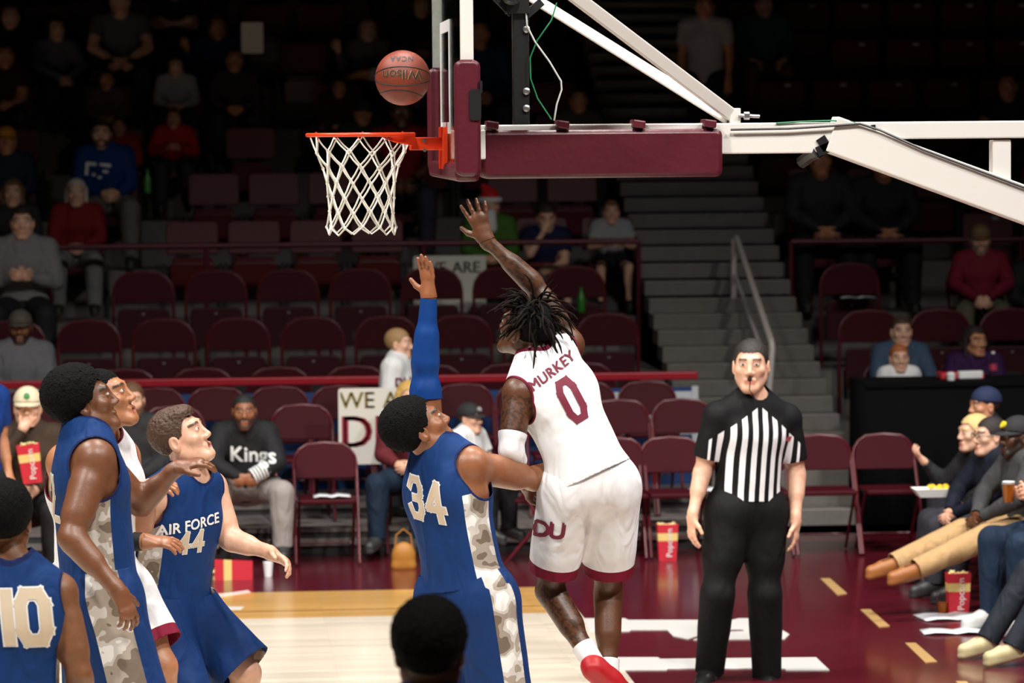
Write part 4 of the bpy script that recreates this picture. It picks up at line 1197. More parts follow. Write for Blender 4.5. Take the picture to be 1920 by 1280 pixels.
# referee
J = jpx({'pel': (1400, 935, 19.15), 'neck': (1412, 748, 19.15), 'head': (1408, 686, 19.12), 'sh_r': (1345, 782, 19.10), 'sh_l': (1475, 786, 19.2),
         'el_r': (1318, 880, 19.12), 'wr_r': (1298, 968, 19.02), 'el_l': (1494, 885, 19.22), 'wr_l': (1492, 975, 19.1),
         'hip_r': (1368, 955, 19.13), 'hip_l': (1432, 955, 19.18), 'kn_r': (1345, 1115, 19.05), 'kn_l': (1434, 1115, 19.12), 'an_r': (1330, 1262, 19.2), 'an_l': (1438, 1272, 19.2),
         'toe_r': (1312, 1292, 19.0), 'toe_l': (1440, 1304, 19.0)})
J['hf'] = A((-.22, -1, .02)); J['hu'] = A((.0, 0, 1))
REF_TOP = cloth_material('referee_shirt', (.004, .004, .005), stripes=(.060, (.8, .8, .82), 0, 0), fold=.2)
ref = person('referee in black and white striped shirt with a whistle in his mouth', J, FAIR, hands={'r': {'d': (-.05, 0, -1), 'n': (.9, .3, 0), 'curl': .3}, 'l': {'d': (0, 0, -1), 'n': (-.9, .3, 0), 'curl': .3}},
    h=.010, hh=.0045, hair='short', hair_mat=mat('dark_hair', srgb(34, 28, 26), .6, bump=.4, bscale=120), m=1.0, head_s=1.2, brow=srgb(70, 50, 40),
    top={'kind': 'tee', 'mat': REF_TOP, 'inf': .016, 'sleeve': .78, 'hem': .0, 'neck_r': .075, 'loose': .01}, bottom={'kind': 'long', 'mat': cloth((.004, .004, .0045), fold=.25), 'inf': .022, 'flare': .025, 'waist': .07}, shoes=mat('black_shoe', (.01, .01, .01), .3))
c, r, f, u, s = ref['hf']
mb = MB(); w0 = Vector(c+f*.105-u*.066); mb.lathe(w0+Vector(f)*.012, [(.006, -.012), (.011, -.008), (.011, .008), (.006, .012)], 12, Matrix.Rotation(math.pi/2, 3, 'Y'))
mb.box(w0+Vector(f)*.002, (.014, .026, .009)); mb.build('whistle', mat('black_plastic', (.012, .012, .012), .3), ref['root'])
mb = MB(); n0 = Vector(J['neck']); mb.tube([w0+Vector((0, -.012, -.01)), w0+Vector((-.004, -.01, -.06)), n0+Vector((-.012, -.125, .02)), n0+Vector((-.01, -.135, -.02))], .0025, 6); mb.build('lanyard', MATS['black_plastic'], ref['root'])
V, F = lay([[(x0, z0), (x1, z0), (x1, z1), (x0, z1)] for x0, x1, z0, z1 in ((-.02, .02, -.012, .012),)], A(P(1499, 822, 19.1)), (0.3, -.95, 0), (0, 0, 1), (-1, .1, 0), ref['top_bvh'], .003)
if F: link_mesh('flag_patch', mesh_py('flag_patch', V, F), mat('flag_red', srgb(170, 70, 70), .7), ref['top'])
# ------------------------------------------------------------------ hoop unit
hoop = empty('basketball_hoop', (1.05, 15.6, 0), 'basketball hoop with glass backboard, maroon padding and white boom', 'basketball hoop')
M_WHITEST = mat('white_steel', srgb(226, 222, 216), .35); M_ORANGE = mat('orange_rim', srgb(226, 62, 22), .35); M_PAD = mat('maroon_pad', srgb(84, 20, 34), .42, bump=.12, bscale=25)
M_GLASS = mat('backboard_glass', (.93, 1, .97), .02, trans=1.0, ior=1.05); M_NET = mat('net_cord', srgb(224, 220, 208), .8); M_BLK = mat('black_steel', (.012, .012, .013), .4); M_BOLT = mat('bolt_steel', srgb(170, 170, 170), .3, metal=.8)
BX = 1.048; BY0, BY1 = 15.6-.915, 15.6+.915; BZ0, BZ1 = 2.90, 3.97
mb = MB(); mb.box((BX+.008, 15.6, (BZ0+BZ1)/2), (.014, 1.80, BZ1-BZ0-.02)); mb.build('glass_board', M_GLASS, hoop)
for y in (BY0, BY1):
    mb = MB(); mb.box((BX+.03, y, (BZ0+BZ1)/2), (.055, .035, BZ1-BZ0)); mb.build('board_frame', M_WHITEST, hoop, bevel=.004)
for z in (BZ0, BZ1):
    mb = MB(); mb.box((BX+.03, 15.6, z), (.05, 1.83, .035)); mb.build('board_frame', M_WHITEST, hoop, bevel=.004)
mb = MB()
for (y, z, sy, sz) in ((15.6, 3.525, .61, .05), (15.6, 3.075, .61, .05), (15.32, 3.30, .05, .40), (15.88, 3.30, .05, .40)):
    mb.box((BX-.001, y, z), (.003, sy, sz))
mb.build('target_square', mat('white_tape', (.8, .8, .8), .5), hoop)
for y in (BY0, BY1):
    mb = MB(); mb.rbox((BX+.03, y, 3.115), (.108, .085, .49), .03); mb.build('edge_pad', M_PAD, hoop, True, bevel=.018)
mb = MB(); mb.box((BX+.03, 15.6, 2.885), (.105, 1.80, .075)); mb.build('bottom_pad', M_PAD, hoop, True, bevel=.02)
mb = MB()
mb.box((BX+.085, BY0-.025, 3.245), (.012, .05, .05)); mb.rbox((BX+.06, BY0-.046, 3.17), (.05, .006, .13), .012); mb.build('tape_patch', M_BLK, hoop)
RC = Vector((BX-.381, 15.6, 3.048))
mb = MB(); mb.tube([RC+Vector((.2365*math.cos(2*math.pi*i/48), .2365*math.sin(2*math.pi*i/48), 0)) for i in range(48)], .0095, 10, closed=True); rim = mb.build('rim', M_ORANGE, hoop, True)
mb = MB(); mb.box((BX-.075, 15.6, 3.028), (.15, .14, .012)); mb.box((BX-.075, 15.53, 3.005), (.17, .010, .055)); mb.box((BX-.075, 15.67, 3.005), (.17, .010, .055)); mb.build('rim_neck', M_ORANGE, rim, bevel=.003)
mb = MB(); mb.add([RC+Vector((.05, -.235, .004)), RC+Vector((.24, -.08, .004)), RC+Vector((.24, -.08, -.052)), RC+Vector((.14, -.19, -.035)), RC+Vector((.05, -.225, .004)), RC+Vector((.235, -.07, .004)), RC+Vector((.235, -.07, -.052)), RC+Vector((.14, -.18, -.035))], [(0, 1, 2, 3), (7, 6, 5, 4), (0, 4, 5, 1), (1, 5, 6, 2), (2, 6, 7, 3), (3, 7, 4, 0)]); mb.build('rim_brace', M_ORANGE, rim)
mb = MB(); mb.box((BX-.012, 15.6, 2.985), (.022, .30, .19)); mb.build('rim_plate', M_ORANGE, rim, bevel=.004)
for dy, dz in ((-.08, 3.028), (-.075, 2.985)):
    mb = MB(); mb.lathe((BX-.10+dz*0, 15.52, dz-.008), [(.008, -.004), (.008, .004)], 10, Matrix.Rotation(math.pi/2, 3, 'X')); mb.build('bolt', M_BOLT, rim)
# net: twelve loops, knotted diamonds
mb = MB(); NR = 12
def ring(k, j, half):
    t = k/6.0; r = .225*(1-t)**.9*.0+np.interp(t, [0, .15, .35, .6, .85, 1.0], [.2235, .205, .165, .148, .146, .155]); z = -.012-.40*t
    a = 2*math.pi*(j+(.5 if half else 0))/NR
    return RC+Vector((r*math.cos(a), r*math.sin(a), z+.006*math.sin(3*a+k)))
for j in range(NR):
    for k_ in range(6):
        h0 = k_ % 2
        a = ring(k_, j, h0)
        for dj in ((0, -1) if not h0 else (0, 1)):
            b = ring(k_+1, j+dj, 1-h0)
            m_ = (a+b)/2+Vector((0, 0, -.004)); mb.tube([a, m_, b], .0042 if k_ else .0036, 5)
    e0, e1 = ring(6, j, 0), ring(6, j+1, 0); mb.tube([e0, (e0+e1)/2+Vector((0, 0, -.03)), e1], .0042, 5)
    for k_ in range(1, 7):
        q = ring(k_, j, k_ % 2); mb.lathe(q, [(.003, -.008), (.007, -.003), (.007, .003), (.003, .008)], 6)
mb.build('net', M_NET, hoop, True)
for j in range(NR):
    q = ring(0, j, 0); mb = MB(); mb.tube([q+Vector((0, 0, -.004)), q+Vector((0, 0, .02))], .004, 6); mb.build('net_clip', M_ORANGE, rim)
# boom
SY = 15.6
X = lambda px: (px-400)/6550*SY
mb = MB(); mb.box(((X(905)+X(1660))/2, SY, 3.018), (X(1660)-X(905), .13, .138)); mb.build('boom_beam', M_WHITEST, hoop, bevel=.006)
mb = MB(); mb.box(((X(1560)+7.0)/2, SY, 3.048), (7.0-X(1560), .11, .078)); mb.build('upper_beam', M_WHITEST, hoop, bevel=.006)
def bar(name, a, b, w, d, m_=M_WHITEST):
    a, b = Vector(a), Vector(b); dr = (b-a); L_ = dr.length; dr.normalize(); y = Vector((0, 1, 0)); y = (y-dr*y.dot(dr)).normalized(); z = dr.cross(y)
    R_ = Matrix((dr, y, z)).transposed(); mb = MB(); mb.box((a+b)/2, (L_, d, w), R_); return mb.build(name, m_, hoop, bevel=.006)
a_, b_ = P(1575, 258, SY), P(1920, 384, SY); dd_ = (b_-a_)
bar('main_boom', a_-dd_*.06, a_+dd_*4.2, .165, .15)
bar('strut', P(1875, 262, SY), P(1875, 362, SY), .085, .08)
bar('brace', P(1380, 222, SY), (1.12, BY0+.02, 3.94), .058, .05); bar('brace', P(1368, 226, SY), (1.12, BY1-.02, 3.94), .045, .05)
for y in (BY0+.02, BY1-.02): bar('board_bracket', (1.07, y, 3.94), (1.15, y, 3.94), .08, .06)
bar('board_bracket', (1.07, SY, 3.0), (X(910), SY, 3.0), .13, .3)
mb = MB(); mb.box((X(1385), SY, 3.118), (.05, .1, .07)); mb.build('hinge_block', M_WHITEST, hoop, bevel=.004)
mb = MB(); mb.tube([P(1385, 216, SY-.06), P(1424, 218, SY-.06)], .008, 8); mb.lathe(P(1400, 217, SY-.06), [(.018, -.012), (.018, .012)], 6, Matrix.Rotation(math.pi/2, 3, 'Y')); mb.build('hinge_bolt', M_BOLT, hoop)
# padded sleeve and straps
mb = MB(); mb.rbox(((X(903)+X(1357))/2, SY, 2.955), (X(1357)-X(903), .24, .215), .03); mb.build('boom_pad', M_PAD, hoop, True, bevel=.02)
for px in (924, 1056, 1199, 1333):
    mb = MB(); mb.box((X(px), SY-.06, 3.085), (.055, .15, .035), Matrix.Rotation(.15, 3, 'Y')); mb.build('pad_strap', M_PAD, hoop, bevel=.006)
# post with camera, cables
mb = MB(); mb.box((X(981), SY-.02, 3.36), (.072, .07, .58)); mb.build('camera_post', M_BLK, hoop, bevel=.004)
mb = MB(); mb.box((X(975), SY-.03, 3.63), (.10, .10, .10)); mb.box((X(1005), SY-.03, 3.60), (.10, .06, .035), Matrix.Rotation(-.7, 3, 'Y')); mb.box((X(950), SY-.03, 3.615), (.10, .04, .03), Matrix.Rotation(.8, 3, 'Y')); mb.lathe((X(962), SY-.09, 3.66), [(.04, -.05), (.045, .03), (.03, .05)], 14, Matrix.Rotation(math.pi/2, 3, 'X')); mb.build('camera', M_BLK, hoop)
for py in (55, 171, 203):
    mb = MB(); mb.lathe(P(987, py, SY-.06), [(.016, -.006), (.016, .006), (.008, .010)], 12, Matrix.Rotation(math.pi/2, 3, 'X')); mb.build('bolt', M_BOLT, hoop)
mb = MB(); mb.tube([P(*q, SY-.07) for q in ((985, 0), (988, 48), (1003, 78), (1030, 115), (1052, 152), (1053, 168), (1044, 195), (1039, 226))], .0042, 6); mb.build('white_cable', mat('white_wire', (.7, .7, .66), .5), hoop, True)
mb = MB(); mb.tube([P(*q, SY-.07) for q in ((1044, 5), (1034, 38), (1007, 76), (994, 108), (995, 148), (1008, 185), (1034, 224))], .0036, 6); mb.build('green_cable', mat('green_wire', srgb(20, 120, 74), .5), hoop, True)
mb = MB(); mb.tube([P(*q, SY-.07) for q in ((1455, 231), (1500, 228), (1560, 226), (1595, 228), (1612, 233))], .004, 6); mb.build('green_cable', mat('green_wire', (0, 0, 0)), hoop, True)
mb = MB(); mb.tube([P(*q, SY-.085) for q in ((1370, 243), (1480, 241), (1560, 236), (1612, 232), (1650, 244), (1730, 280), (1850, 325), (1925, 353), (2000, 383))], .006, 6); mb.build('black_cable', M_BLK, hoop, True)
def strip(a, b, w):
    a, b = P(*a, SY-.069), P(*b, SY-.069); dr = (b-a); L_ = dr.length; dr.normalize(); z = dr.cross(Vector((0, 1, 0))).normalized(); R_ = Matrix((dr, Vector((0, 1, 0)), z)).transposed()
    mb = MB(); mb.box((a+b)/2, (L_, .006, w), R_); mb.build('tape_strip', M_BLK, hoop)
strip((1532, 285), (1624, 247), .045); strip((1538, 258), (1552, 280), .045); strip((1580, 240), (1602, 276), .045); strip((1637, 234), (1640, 264), .02)
mb = MB(); mb.tube([P(1502, 305, SY+.05), P(1522, 290, SY-.0), P(1535, 284, SY-.06)], .03, 8); mb.build('tape_roll', M_BLK, hoop, True)
# wheeled base out to the right that carries the boom
e_ = a_+dd_*4.2
mb = MB(); mb.rbox((e_.x+.35, SY, .45), (1.9, 1.2, .82), .08); mb.build('base_cabinet', M_PAD, hoop, bevel=.03)
mb = MB(); mb.box((e_.x+.1, SY, (e_.z+.8)/2), (.22, .22, max(.2, e_.z-.7))); mb.build('mast', M_WHITEST, hoop)

# ------------------------------------------------------------------ ball
bc = P(755, 146, 15.45); BRD = .1215
ball = empty('basketball', bc, 'orange leather basketball in the air beside the backboard', 'ball')
def ball_mat():
    m = bpy.data.materials.new('ball_leather'); m.use_nodes = True; nt = m.node_tree; b = nt.nodes['Principled BSDF']
    tc = nt.nodes.new('ShaderNodeTexCoord'); n = nt.nodes.new('ShaderNodeTexNoise'); n.inputs['Scale'].default_value = 14; n.inputs['Detail'].default_value = 5
    nt.links.new(tc.outputs['Object'], n.inputs['Vector'])
    nt.links.new(mix_col(nt, n.outputs['Fac'], srgb(98, 34, 18), srgb(140, 56, 32)), b.inputs['Base Color'])
    vz = nt.nodes.new('ShaderNodeTexVoronoi'); vz.inputs['Scale'].default_value = 420; nt.links.new(tc.outputs['Object'], vz.inputs['Vector'])
    bp = nt.nodes.new('ShaderNodeBump'); bp.inputs['Strength'].default_value = .25; bp.inputs['Distance'].default_value = .002
    nt.links.new(vz.outputs['Distance'], bp.inputs['Height']); nt.links.new(bp.outputs['Normal'], b.inputs['Normal']); b.inputs['Roughness'].default_value = .5
    return m
bm = bmesh.new(); bmesh.ops.create_uvsphere(bm, u_segments=72, v_segments=48, radius=BRD)
bmesh.ops.translate(bm, verts=bm.verts, vec=bc); me = bpy.data.meshes.new('leather'); bm.to_mesh(me); bm.free()
link_mesh('leather', me, ball_mat(), ball, True)
bl = _F.normalized(); b_r = _R.normalized(); b_u = _U.normalized()
def seam(fn, n=60, closed=True):
    pts = []
    for i in range(n):
        d = fn(2*math.pi*i/n); pts.append(bc+(b_r*d[0]+b_u*d[1]-bl*d[2]).normalized()*(BRD+.0002))
    mb = MB(); mb.tube(pts, .0026, 6, closed=closed); mb.build('seam', mat('black_rubber', (.012, .01, .01), .6), ball, True)
# two ovals framing the maker's panel, one rib underneath
for s_ in (1, -1):
    seam(lambda t: (math.cos(t), s_*.16+.30*s_*max(0, math.sin(t))-.10*s_, math.sin(t)) if s_ > 0 else (math.cos(t), -.06-.30*max(0, math.sin(t)), math.sin(t)))
seam(lambda t: (math.cos(t)*.80-.35, -.62+.2*math.cos(t), math.sin(t)))
me = ball.children[0].data
bvh_ball = BVHTree.FromPolygons([v.co.copy() for v in me.vertices], [tuple(p.vertices) for p in me.polygons])
text_on('Wilson', .060, bc+b_u*.026+b_r*.002, -b_r, -b_u, bl, bvh_ball, mat('gold_print', srgb(214, 178, 96), .5), ball, name='maker_outline', off=.0008, bold=.002)
text_on('Wilson', .060, bc+b_u*.0255+b_r*.002, -b_r, -b_u, bl, bvh_ball, mat('black_print', (.02, .02, .02), .6), ball, name='maker_lettering', off=.0022, bold=.0008)
text_on('NCAA', .034, bc+b_u*.088, -b_r, -b_u, bl, bvh_ball, MATS['black_print'], ball, name='league_lettering', off=.001, bold=.0012, spacing=1.15)
# ------------------------------------------------------------------ spectators
ROWS = [(24.6, 0.0), (25.7, .20), (26.65, .27)]+LOWER+UPPER
def pick_row(px, py, seat_h=1.20):
    best = None
    for Y, z in ROWS:
        hz = P(px, py, Y-.2).z; e = abs(hz-(z+seat_h))
        if best is None or e < best[0]: best = (e, Y, z)
    return best[1], best[2]
def seated(px, py, Y, floor_z, yaw=0.0, sc=1.0, lean=.12, arms='lap', ext=0.0, side=0.0, nod=0.0, turn=0.0, knee=.09, headtilt=0.0, on_row=True, fit=True):
    """a sitting figure found from where its head is; yaw 0 faces the court"""
    up = A((0, 0, 1)); f = A((math.sin(yaw), -math.cos(yaw), 0)); r = np.cross(f, up)
    sc0 = sc
    for _ in range(3):
        hd = A(P(px, py, (Y+.03-math.sin(lean)*.64*sc*math.cos(yaw)) if on_row else Y))
        if fit: sc = min(max((hd[2]-(floor_z+.585))/(.64*math.cos(lean)), .88 if sc0 > .95 else .70), 1.14)
    tdir = unit(up*math.cos(lean)+f*math.sin(lean)+r*side)
    nk = hd-tdir*.14*sc-f*.02*sc; pel = nk-tdir*.50*sc
    hf_ = unit(f*math.cos(turn)+r*math.sin(turn)+up*nod)
    j = {'head': hd, 'neck': nk, 'pel': pel, 'hf': hf_, 'hu': unit(up+r*headtilt-f*nod)}
    for sd, sg in (('l', -1), ('r', 1)):
        j['sh_'+sd] = nk+r*sg*.185*sc-tdir*.055*sc
        j['hip_'+sd] = pel+r*sg*.09*sc-up*.02
        j['kn_'+sd] = j['hip_'+sd]+(f*.43-up*(.02-.0)+r*sg*knee)*sc
        kz = j['kn_'+sd][2]
        dz = min(max(kz-(floor_z+.08), .15), .45*sc); fw = math.sqrt(max((.43*sc)**2-dz*dz, 0))
        j['an_'+sd] = j['kn_'+sd]-up*dz+f*(ext*.4+(fw*.3 if ext == 0 else 0))
        j['toe_'+sd] = j['an_'+sd]+f*.16*sc-up*.035
        s_, k_ = j['sh_'+sd], j['kn_'+sd]
        if arms == 'lap': e, w = s_-up*.26*sc+f*.07+r*sg*.05, pel+f*.26*sc+up*.10*sc+r*sg*.06
        elif arms == 'knees': e, w = s_-up*.23*sc+f*.14+r*sg*.06, k_-f*.05+up*.10*sc-r*sg*.02
        elif arms == 'clasp': e, w = s_-up*.22*sc+f*.15+r*sg*.07, pel+f*.40*sc+up*.08*sc+r*sg*.035
        elif arms == 'cross': e, w = s_-up*.25*sc+f*.10+r*sg*.05, pel+tdir*.24*sc+f*.22-r*sg*.09
        elif arms == 'hold': e, w = s_-up*.25*sc+f*.08+r*sg*.07, pel+tdir*.24*sc+f*.28+r*sg*.05
        elif arms == 'chin': e, w = (s_-up*.18*sc+f*.18, hd-up*.13*sc+f*.11+r*sg*.03) if sd == 'r' else (s_-up*.26*sc+f*.07, pel+f*.26*sc+up*.1+r*sg*.05)
        elif arms == 'reach_r': e, w = (s_+r*sg*.26*sc+up*.02, s_+r*sg*.50*sc-up*.03) if sd == 'r' else (s_-up*.26*sc+f*.07, pel+f*.26*sc+up*.1+r*sg*.05)
        elif arms == 'fist_r': e, w = (s_-up*.22*sc+f*.14+r*.1, s_-up*.05*sc+f*.27+r*.14) if sd == 'r' else (s_-up*.26*sc+f*.07, pel+f*.26*sc+up*.1+r*sg*.05)
        j['el_'+sd], j['wr_'+sd] = A(e), A(w)
    return j
def fan(label, px, py, tone=FAIR, top=(.05, .05, .05), kind='long', bot=(.03, .03, .04), hair='short', hc=srgb(50, 36, 26), yaw=0.0, row=None, hat=None, shoe=(.03, .03, .03),
        sc=1.0, group=None, botkind='long', belly=0.0, topkw=None, beard=None, m=1.0, seat=True, **kw):
    if row is None: Y, z = pick_row(px, py, 1.2*sc)
    else: Y, z = row
    J = seated(px, py, Y-.2, z, yaw, sc, on_row=seat, **kw)
    sc_ask = sc; sc = (np.linalg.norm(J['neck']-J['pel'])/.50+sc_ask)/2
    if seat: OCC.append((float(J['pel'][0]), Y, z))
    t = {'kind': kind, 'mat': cloth(top), 'inf': .02, 'hem': -.05, 'h': .016}
    if topkw: t.update(topkw)
    res = person(label, J, tone, h=.016, hh=.0068, hair=None if hat == 'santa' else hair, hair_mat=mat('hair_%.3f_%.3f' % (hc[0], hc[2]), hc, .65, bump=.4, bscale=100), top=t,
                 bottom={'kind': botkind, 'mat': cloth(bot), 'inf': .02, 'flare': .02, 'h': .016}, shoes=mat('shoe_%.2f_%.2f' % (shoe[0], shoe[2]), shoe, .5), head_s=(sc*.98+.02)*1.1, group=group, beard=beard, belly=belly, m=m, hair_seed=int(px),
                 brow=hc)
    return res
W = (.72, .72, .72)
BLK = (.014, .014, .016)
# courtside, left
f_ = fan('man in cream cap eating from a striped popcorn bag beside the blue number 12', 52, 765, FAIR, srgb(58, 44, 34), bot=BLK, row=(23.9, 0), hair='crop', arms='chin', lean=.05)
cap_hat(f_, mat('cream_cap', srgb(214, 202, 172), .7), logo=(mat('green_badge', srgb(40, 120, 50), .6), .02))
POP1 = f_
fan('bearded man in dark zip jacket seated behind the blue number 12', 247, 752, FAIR, srgb(40, 40, 42), hc=srgb(92, 62, 40), beard=srgb(90, 62, 46), row=(24.8, 0), arms='lap', belly=.02, m=1.1)
kg = fan('man in black sweatshirt with white blackletter writing and grey sweatpants', 458, 772, BROWN, BLK, bot=srgb(150, 142, 138), row=(25.0, 0), hair='crop', hc=(.01, .01, .01), arms='clasp', lean=.38, m=1.12, belly=.02, knee=.2, beard=(.03, .02, .02))
Rr, Fw, T = kg['frame']
text_on('Kings', .15, A(P(474, 868, 24.5)), unit(A((1, 0, -.03))), (0, 0, 1), (0, 1, 0), kg['top_bvh'], WHITEP, kg['top'], name='sweatshirt_lettering', bold=.006)
for k_ in range(6):
    px = 483+k_*9
    mb = MB(); w_, e_ = Vector(kg['J']['wr_l']), Vector(kg['J']['el_l']); q = w_+(e_-w_)*(.10+.10*k_); mb.tube([q-(e_-w_).normalized()*.006, q+(e_-w_).normalized()*.006], .057, 14); mb.build('cuff_stripe', WHITEP, kg['top'])
by = standing(748, 645, 25.9, math.pi*.6, .82, floor_z=.20); OCC.append((float(by['pel'][0]), 25.75, -1)); 
r_ = person('fair haired boy in white hoodie standing by the placard', by, FAIR, h=.014, hh=.006, hair='short', hair_mat=mat('fair_hair', srgb(156, 122, 82), .6, bump=.4, bscale=90), head_s=.95, brow=srgb(120, 90, 60),
       top={'kind': 'long', 'mat': cloth(W), 'inf': .03, 'hem': -.08, 'loose': .02}, bottom={'kind': 'long', 'mat': cloth(srgb(60, 62, 68)), 'inf': .018}, shoes=MATS['black_shoe'])
text_on('DU', .09, A(P(758, 728, 25.5)), (1, 0, 0), (0, 0, 1), (0, 1, 0), r_['top_bvh'], MAROONP, r_['top'], name='hoodie_print', bold=.006)
fan('blonde spectator in maroon jacket with cream sleeves turned toward the boy', 768, 748, FAIR, srgb(96, 34, 40), bot=srgb(24, 38, 56), hair='long', hc=srgb(196, 156, 84), row=(25.3, 0), yaw=-.45, turn=-.7, arms='lap', lean=.22)
f_ = fan('boy in black cap and white tee looking aside', 882, 785, FAIR, W, kind='tee', bot=BLK, row=(25.1, 0), hair='crop', hc=srgb(70, 50, 36), yaw=.9, sc=.88, arms='lap', lean=.1)
cap_hat(f_, mat('black_cap', (.012, .012, .014), .8), logo=(mat('cap_mark', srgb(150, 150, 150), .6), .018))
sj = standing(-48, 690, 22.6, math.pi*.75, 1.0)
person('man in royal blue shirt standing at the sideline edge', sj, TAN, h=.016, hh=.007, hair='short', hair_mat=MATS['dark_hair'], top={'kind': 'tee', 'mat': cloth(srgb(16, 52, 120)), 'inf': .025, 'hem': -.1, 'h': .016}, bottom={'kind': 'long', 'mat': cloth(BLK), 'inf': .02, 'h': .016}, shoes=MATS['black_shoe'])
# lower rows
f_ = fan('man in grey jacket and dark cap lounging in the lower rows', 38, 615, BROWN, srgb(112, 112, 116), bot=BLK, row=(28.0, .31), hair='crop', hc=(.01, .01, .01), arms='lap', lean=-.05, m=1.1, beard=(.02, .015, .012))
cap_hat(f_, mat('grey_cap', srgb(84, 76, 70), .8))
fan('man in grey button shirt holding a water bottle behind the rail', 42, 418, FAIR, srgb(120, 118, 120), bot=BLK, row=(29.8, 1.02), hc=srgb(40, 30, 26), arms='hold', lean=.0, m=1.08)
g_ = fan('person in red santa hat and green jacket', 918, 385, FAIR, srgb(70, 110, 40), bot=BLK, hair='crop', row=(31.5, 1.41), arms='lap', hc=srgb(60, 40, 30), hat='santa')
c, r, f, u, s = g_['hf']
V, T_ = field_mesh([ell(c+u*.05, (.092, .11, .10), np.stack([r, f, u])), cone(c+u*.11, c+u*.17+r*.05, .06, .03, .04)], .01); V, T_, _ = clip_mesh(V, T_, (V-c)@u-.05); link_mesh('santa_hat', fast_mesh('santa_hat', V, T_), mat('santa_red', srgb(200, 24, 30), .8), g_['root'])
mb = MB(); mb.tube([Vector(c+u*.05+(r*math.cos(a)*.093+f*(math.sin(a)*.112-.01))) for a in [2*math.pi*i/20 for i in range(20)]], .026, 8, closed=True); mb.build('hat_trim', mat('white_fur', (.75, .75, .75), .9), g_['root'], True)
V, T_ = field_mesh([cone(c-u*.07+f*.07, c-u*.2+f*.1, .05, .06, .03)], .01); link_mesh('white_beard', fast_mesh('white_beard', V, T_), mat('white_fur', (0, 0, 0)), g_['root'])
fan('person in dark blue top hiding the face behind raised arms', 1024, 408, FAIR, srgb(26, 30, 62), kind='tee', bot=srgb(110, 112, 118), botkind='shorts', row=(31.5, 1.41), arms='chin', lean=.25, hc=srgb(60, 44, 34), nod=-.3)
f_ = fan('boy with glasses in pale grey tee holding a red camera strap', 1146, 398, FAIR, srgb(158, 160, 164), kind='tee', bot=BLK, botkind='shorts', row=(31.5, 1.41), arms='hold', lean=.1, sc=.95, hc=srgb(120, 84, 54))
# right block
f_ = fan('man in tan cap and maroon tee over white sleeves clasping his knee', 1838, 450, FAIR, srgb(118, 26, 46), kind='long', bot=srgb(92, 90, 72), row=(29.9, 1.02), arms='clasp', lean=-.02, beard=srgb(120, 110, 100), yaw=-.15, hc=srgb(70, 56, 44), ext=.2)
cap_hat(f_, mat('tan_cap', srgb(120, 98, 62), .8))
fan('long haired woman in black beside the man in the tan cap', 1944, 470, FAIR, BLK, bot=BLK, row=(29.9, 1.02), hair='long', hc=srgb(90, 62, 44), arms='lap')
f_ = fan('man with glasses in blue shirt behind the black table', 1690, 622, FAIR, srgb(58, 76, 98), bot=BLK, row=(28.15, .31), hair='crop', hc=srgb(70, 52, 42), arms='knees', m=1.05, knee=.14)
sj = standing(1686, 672, 27.2, math.pi, .60, floor_z=.31)
person('red haired boy with glasses in white tee standing at the black table', sj, FAIR, h=.013, hh=.006, hair='short', hair_mat=mat('red_hair', srgb(170, 96, 48), .65, bump=.4, bscale=100), head_s=.92, brow=srgb(140, 80, 40), m=1.0,
       top={'kind': 'tee', 'mat': cloth(W), 'inf': .018, 'hem': -.05, 'h': .013}, bottom={'kind': 'long', 'mat': cloth(BLK), 'inf': .014, 'h': .013}, shoes=MATS['black_shoe'])
fan('woman in purple cardigan behind the black table', 1828, 640, TAN, srgb(52, 22, 66), bot=BLK, row=(28.0, .31), hair='bob', hc=srgb(40, 28, 24), arms='lap', yaw=-.1, turn=-.5)
fan('dark clothed man with a blue badge in the upper right block', 1538, 300, TAN, srgb(48, 48, 54), bot=BLK, arms='clasp', row=(31.5, 1.41), lean=.2)
fan('man in dark open jacket over grey shirt in the upper right block', 1656, 306, TAN, srgb(40, 40, 44), bot=BLK, arms='clasp', row=(31.5, 1.41), lean=.25, hc=(.02, .02, .02))
fan('person in teal hoodie seated high in the upper right block', 1432, 8, FAIR, srgb(52, 88, 92), bot=srgb(90, 70, 44), arms='knees', lean=.1)
fan('person in black tee leaning forward with clasped hands in a high row', 1890, 160, TAN, BLK, bot=BLK, arms='clasp', lean=.35, hc=(.02, .015, .012), kind='tee', yaw=-.5)
sj = standing(1322, 12, 33.3, math.pi+.3, .95, floor_z=[z for y, z in prof if y <= 33.2][-1])
person('person in white tee standing on the aisle stairs', sj, TAN, h=.016, hh=.007, hair='short', hair_mat=MATS['dark_hair'], top={'kind': 'tee', 'mat': cloth(srgb(170, 166, 168)), 'inf': .025, 'hem': -.1, 'h': .016}, bottom={'kind': 'long', 'mat': cloth(BLK), 'inf': .02, 'h': .016}, shoes=MATS['black_shoe'])
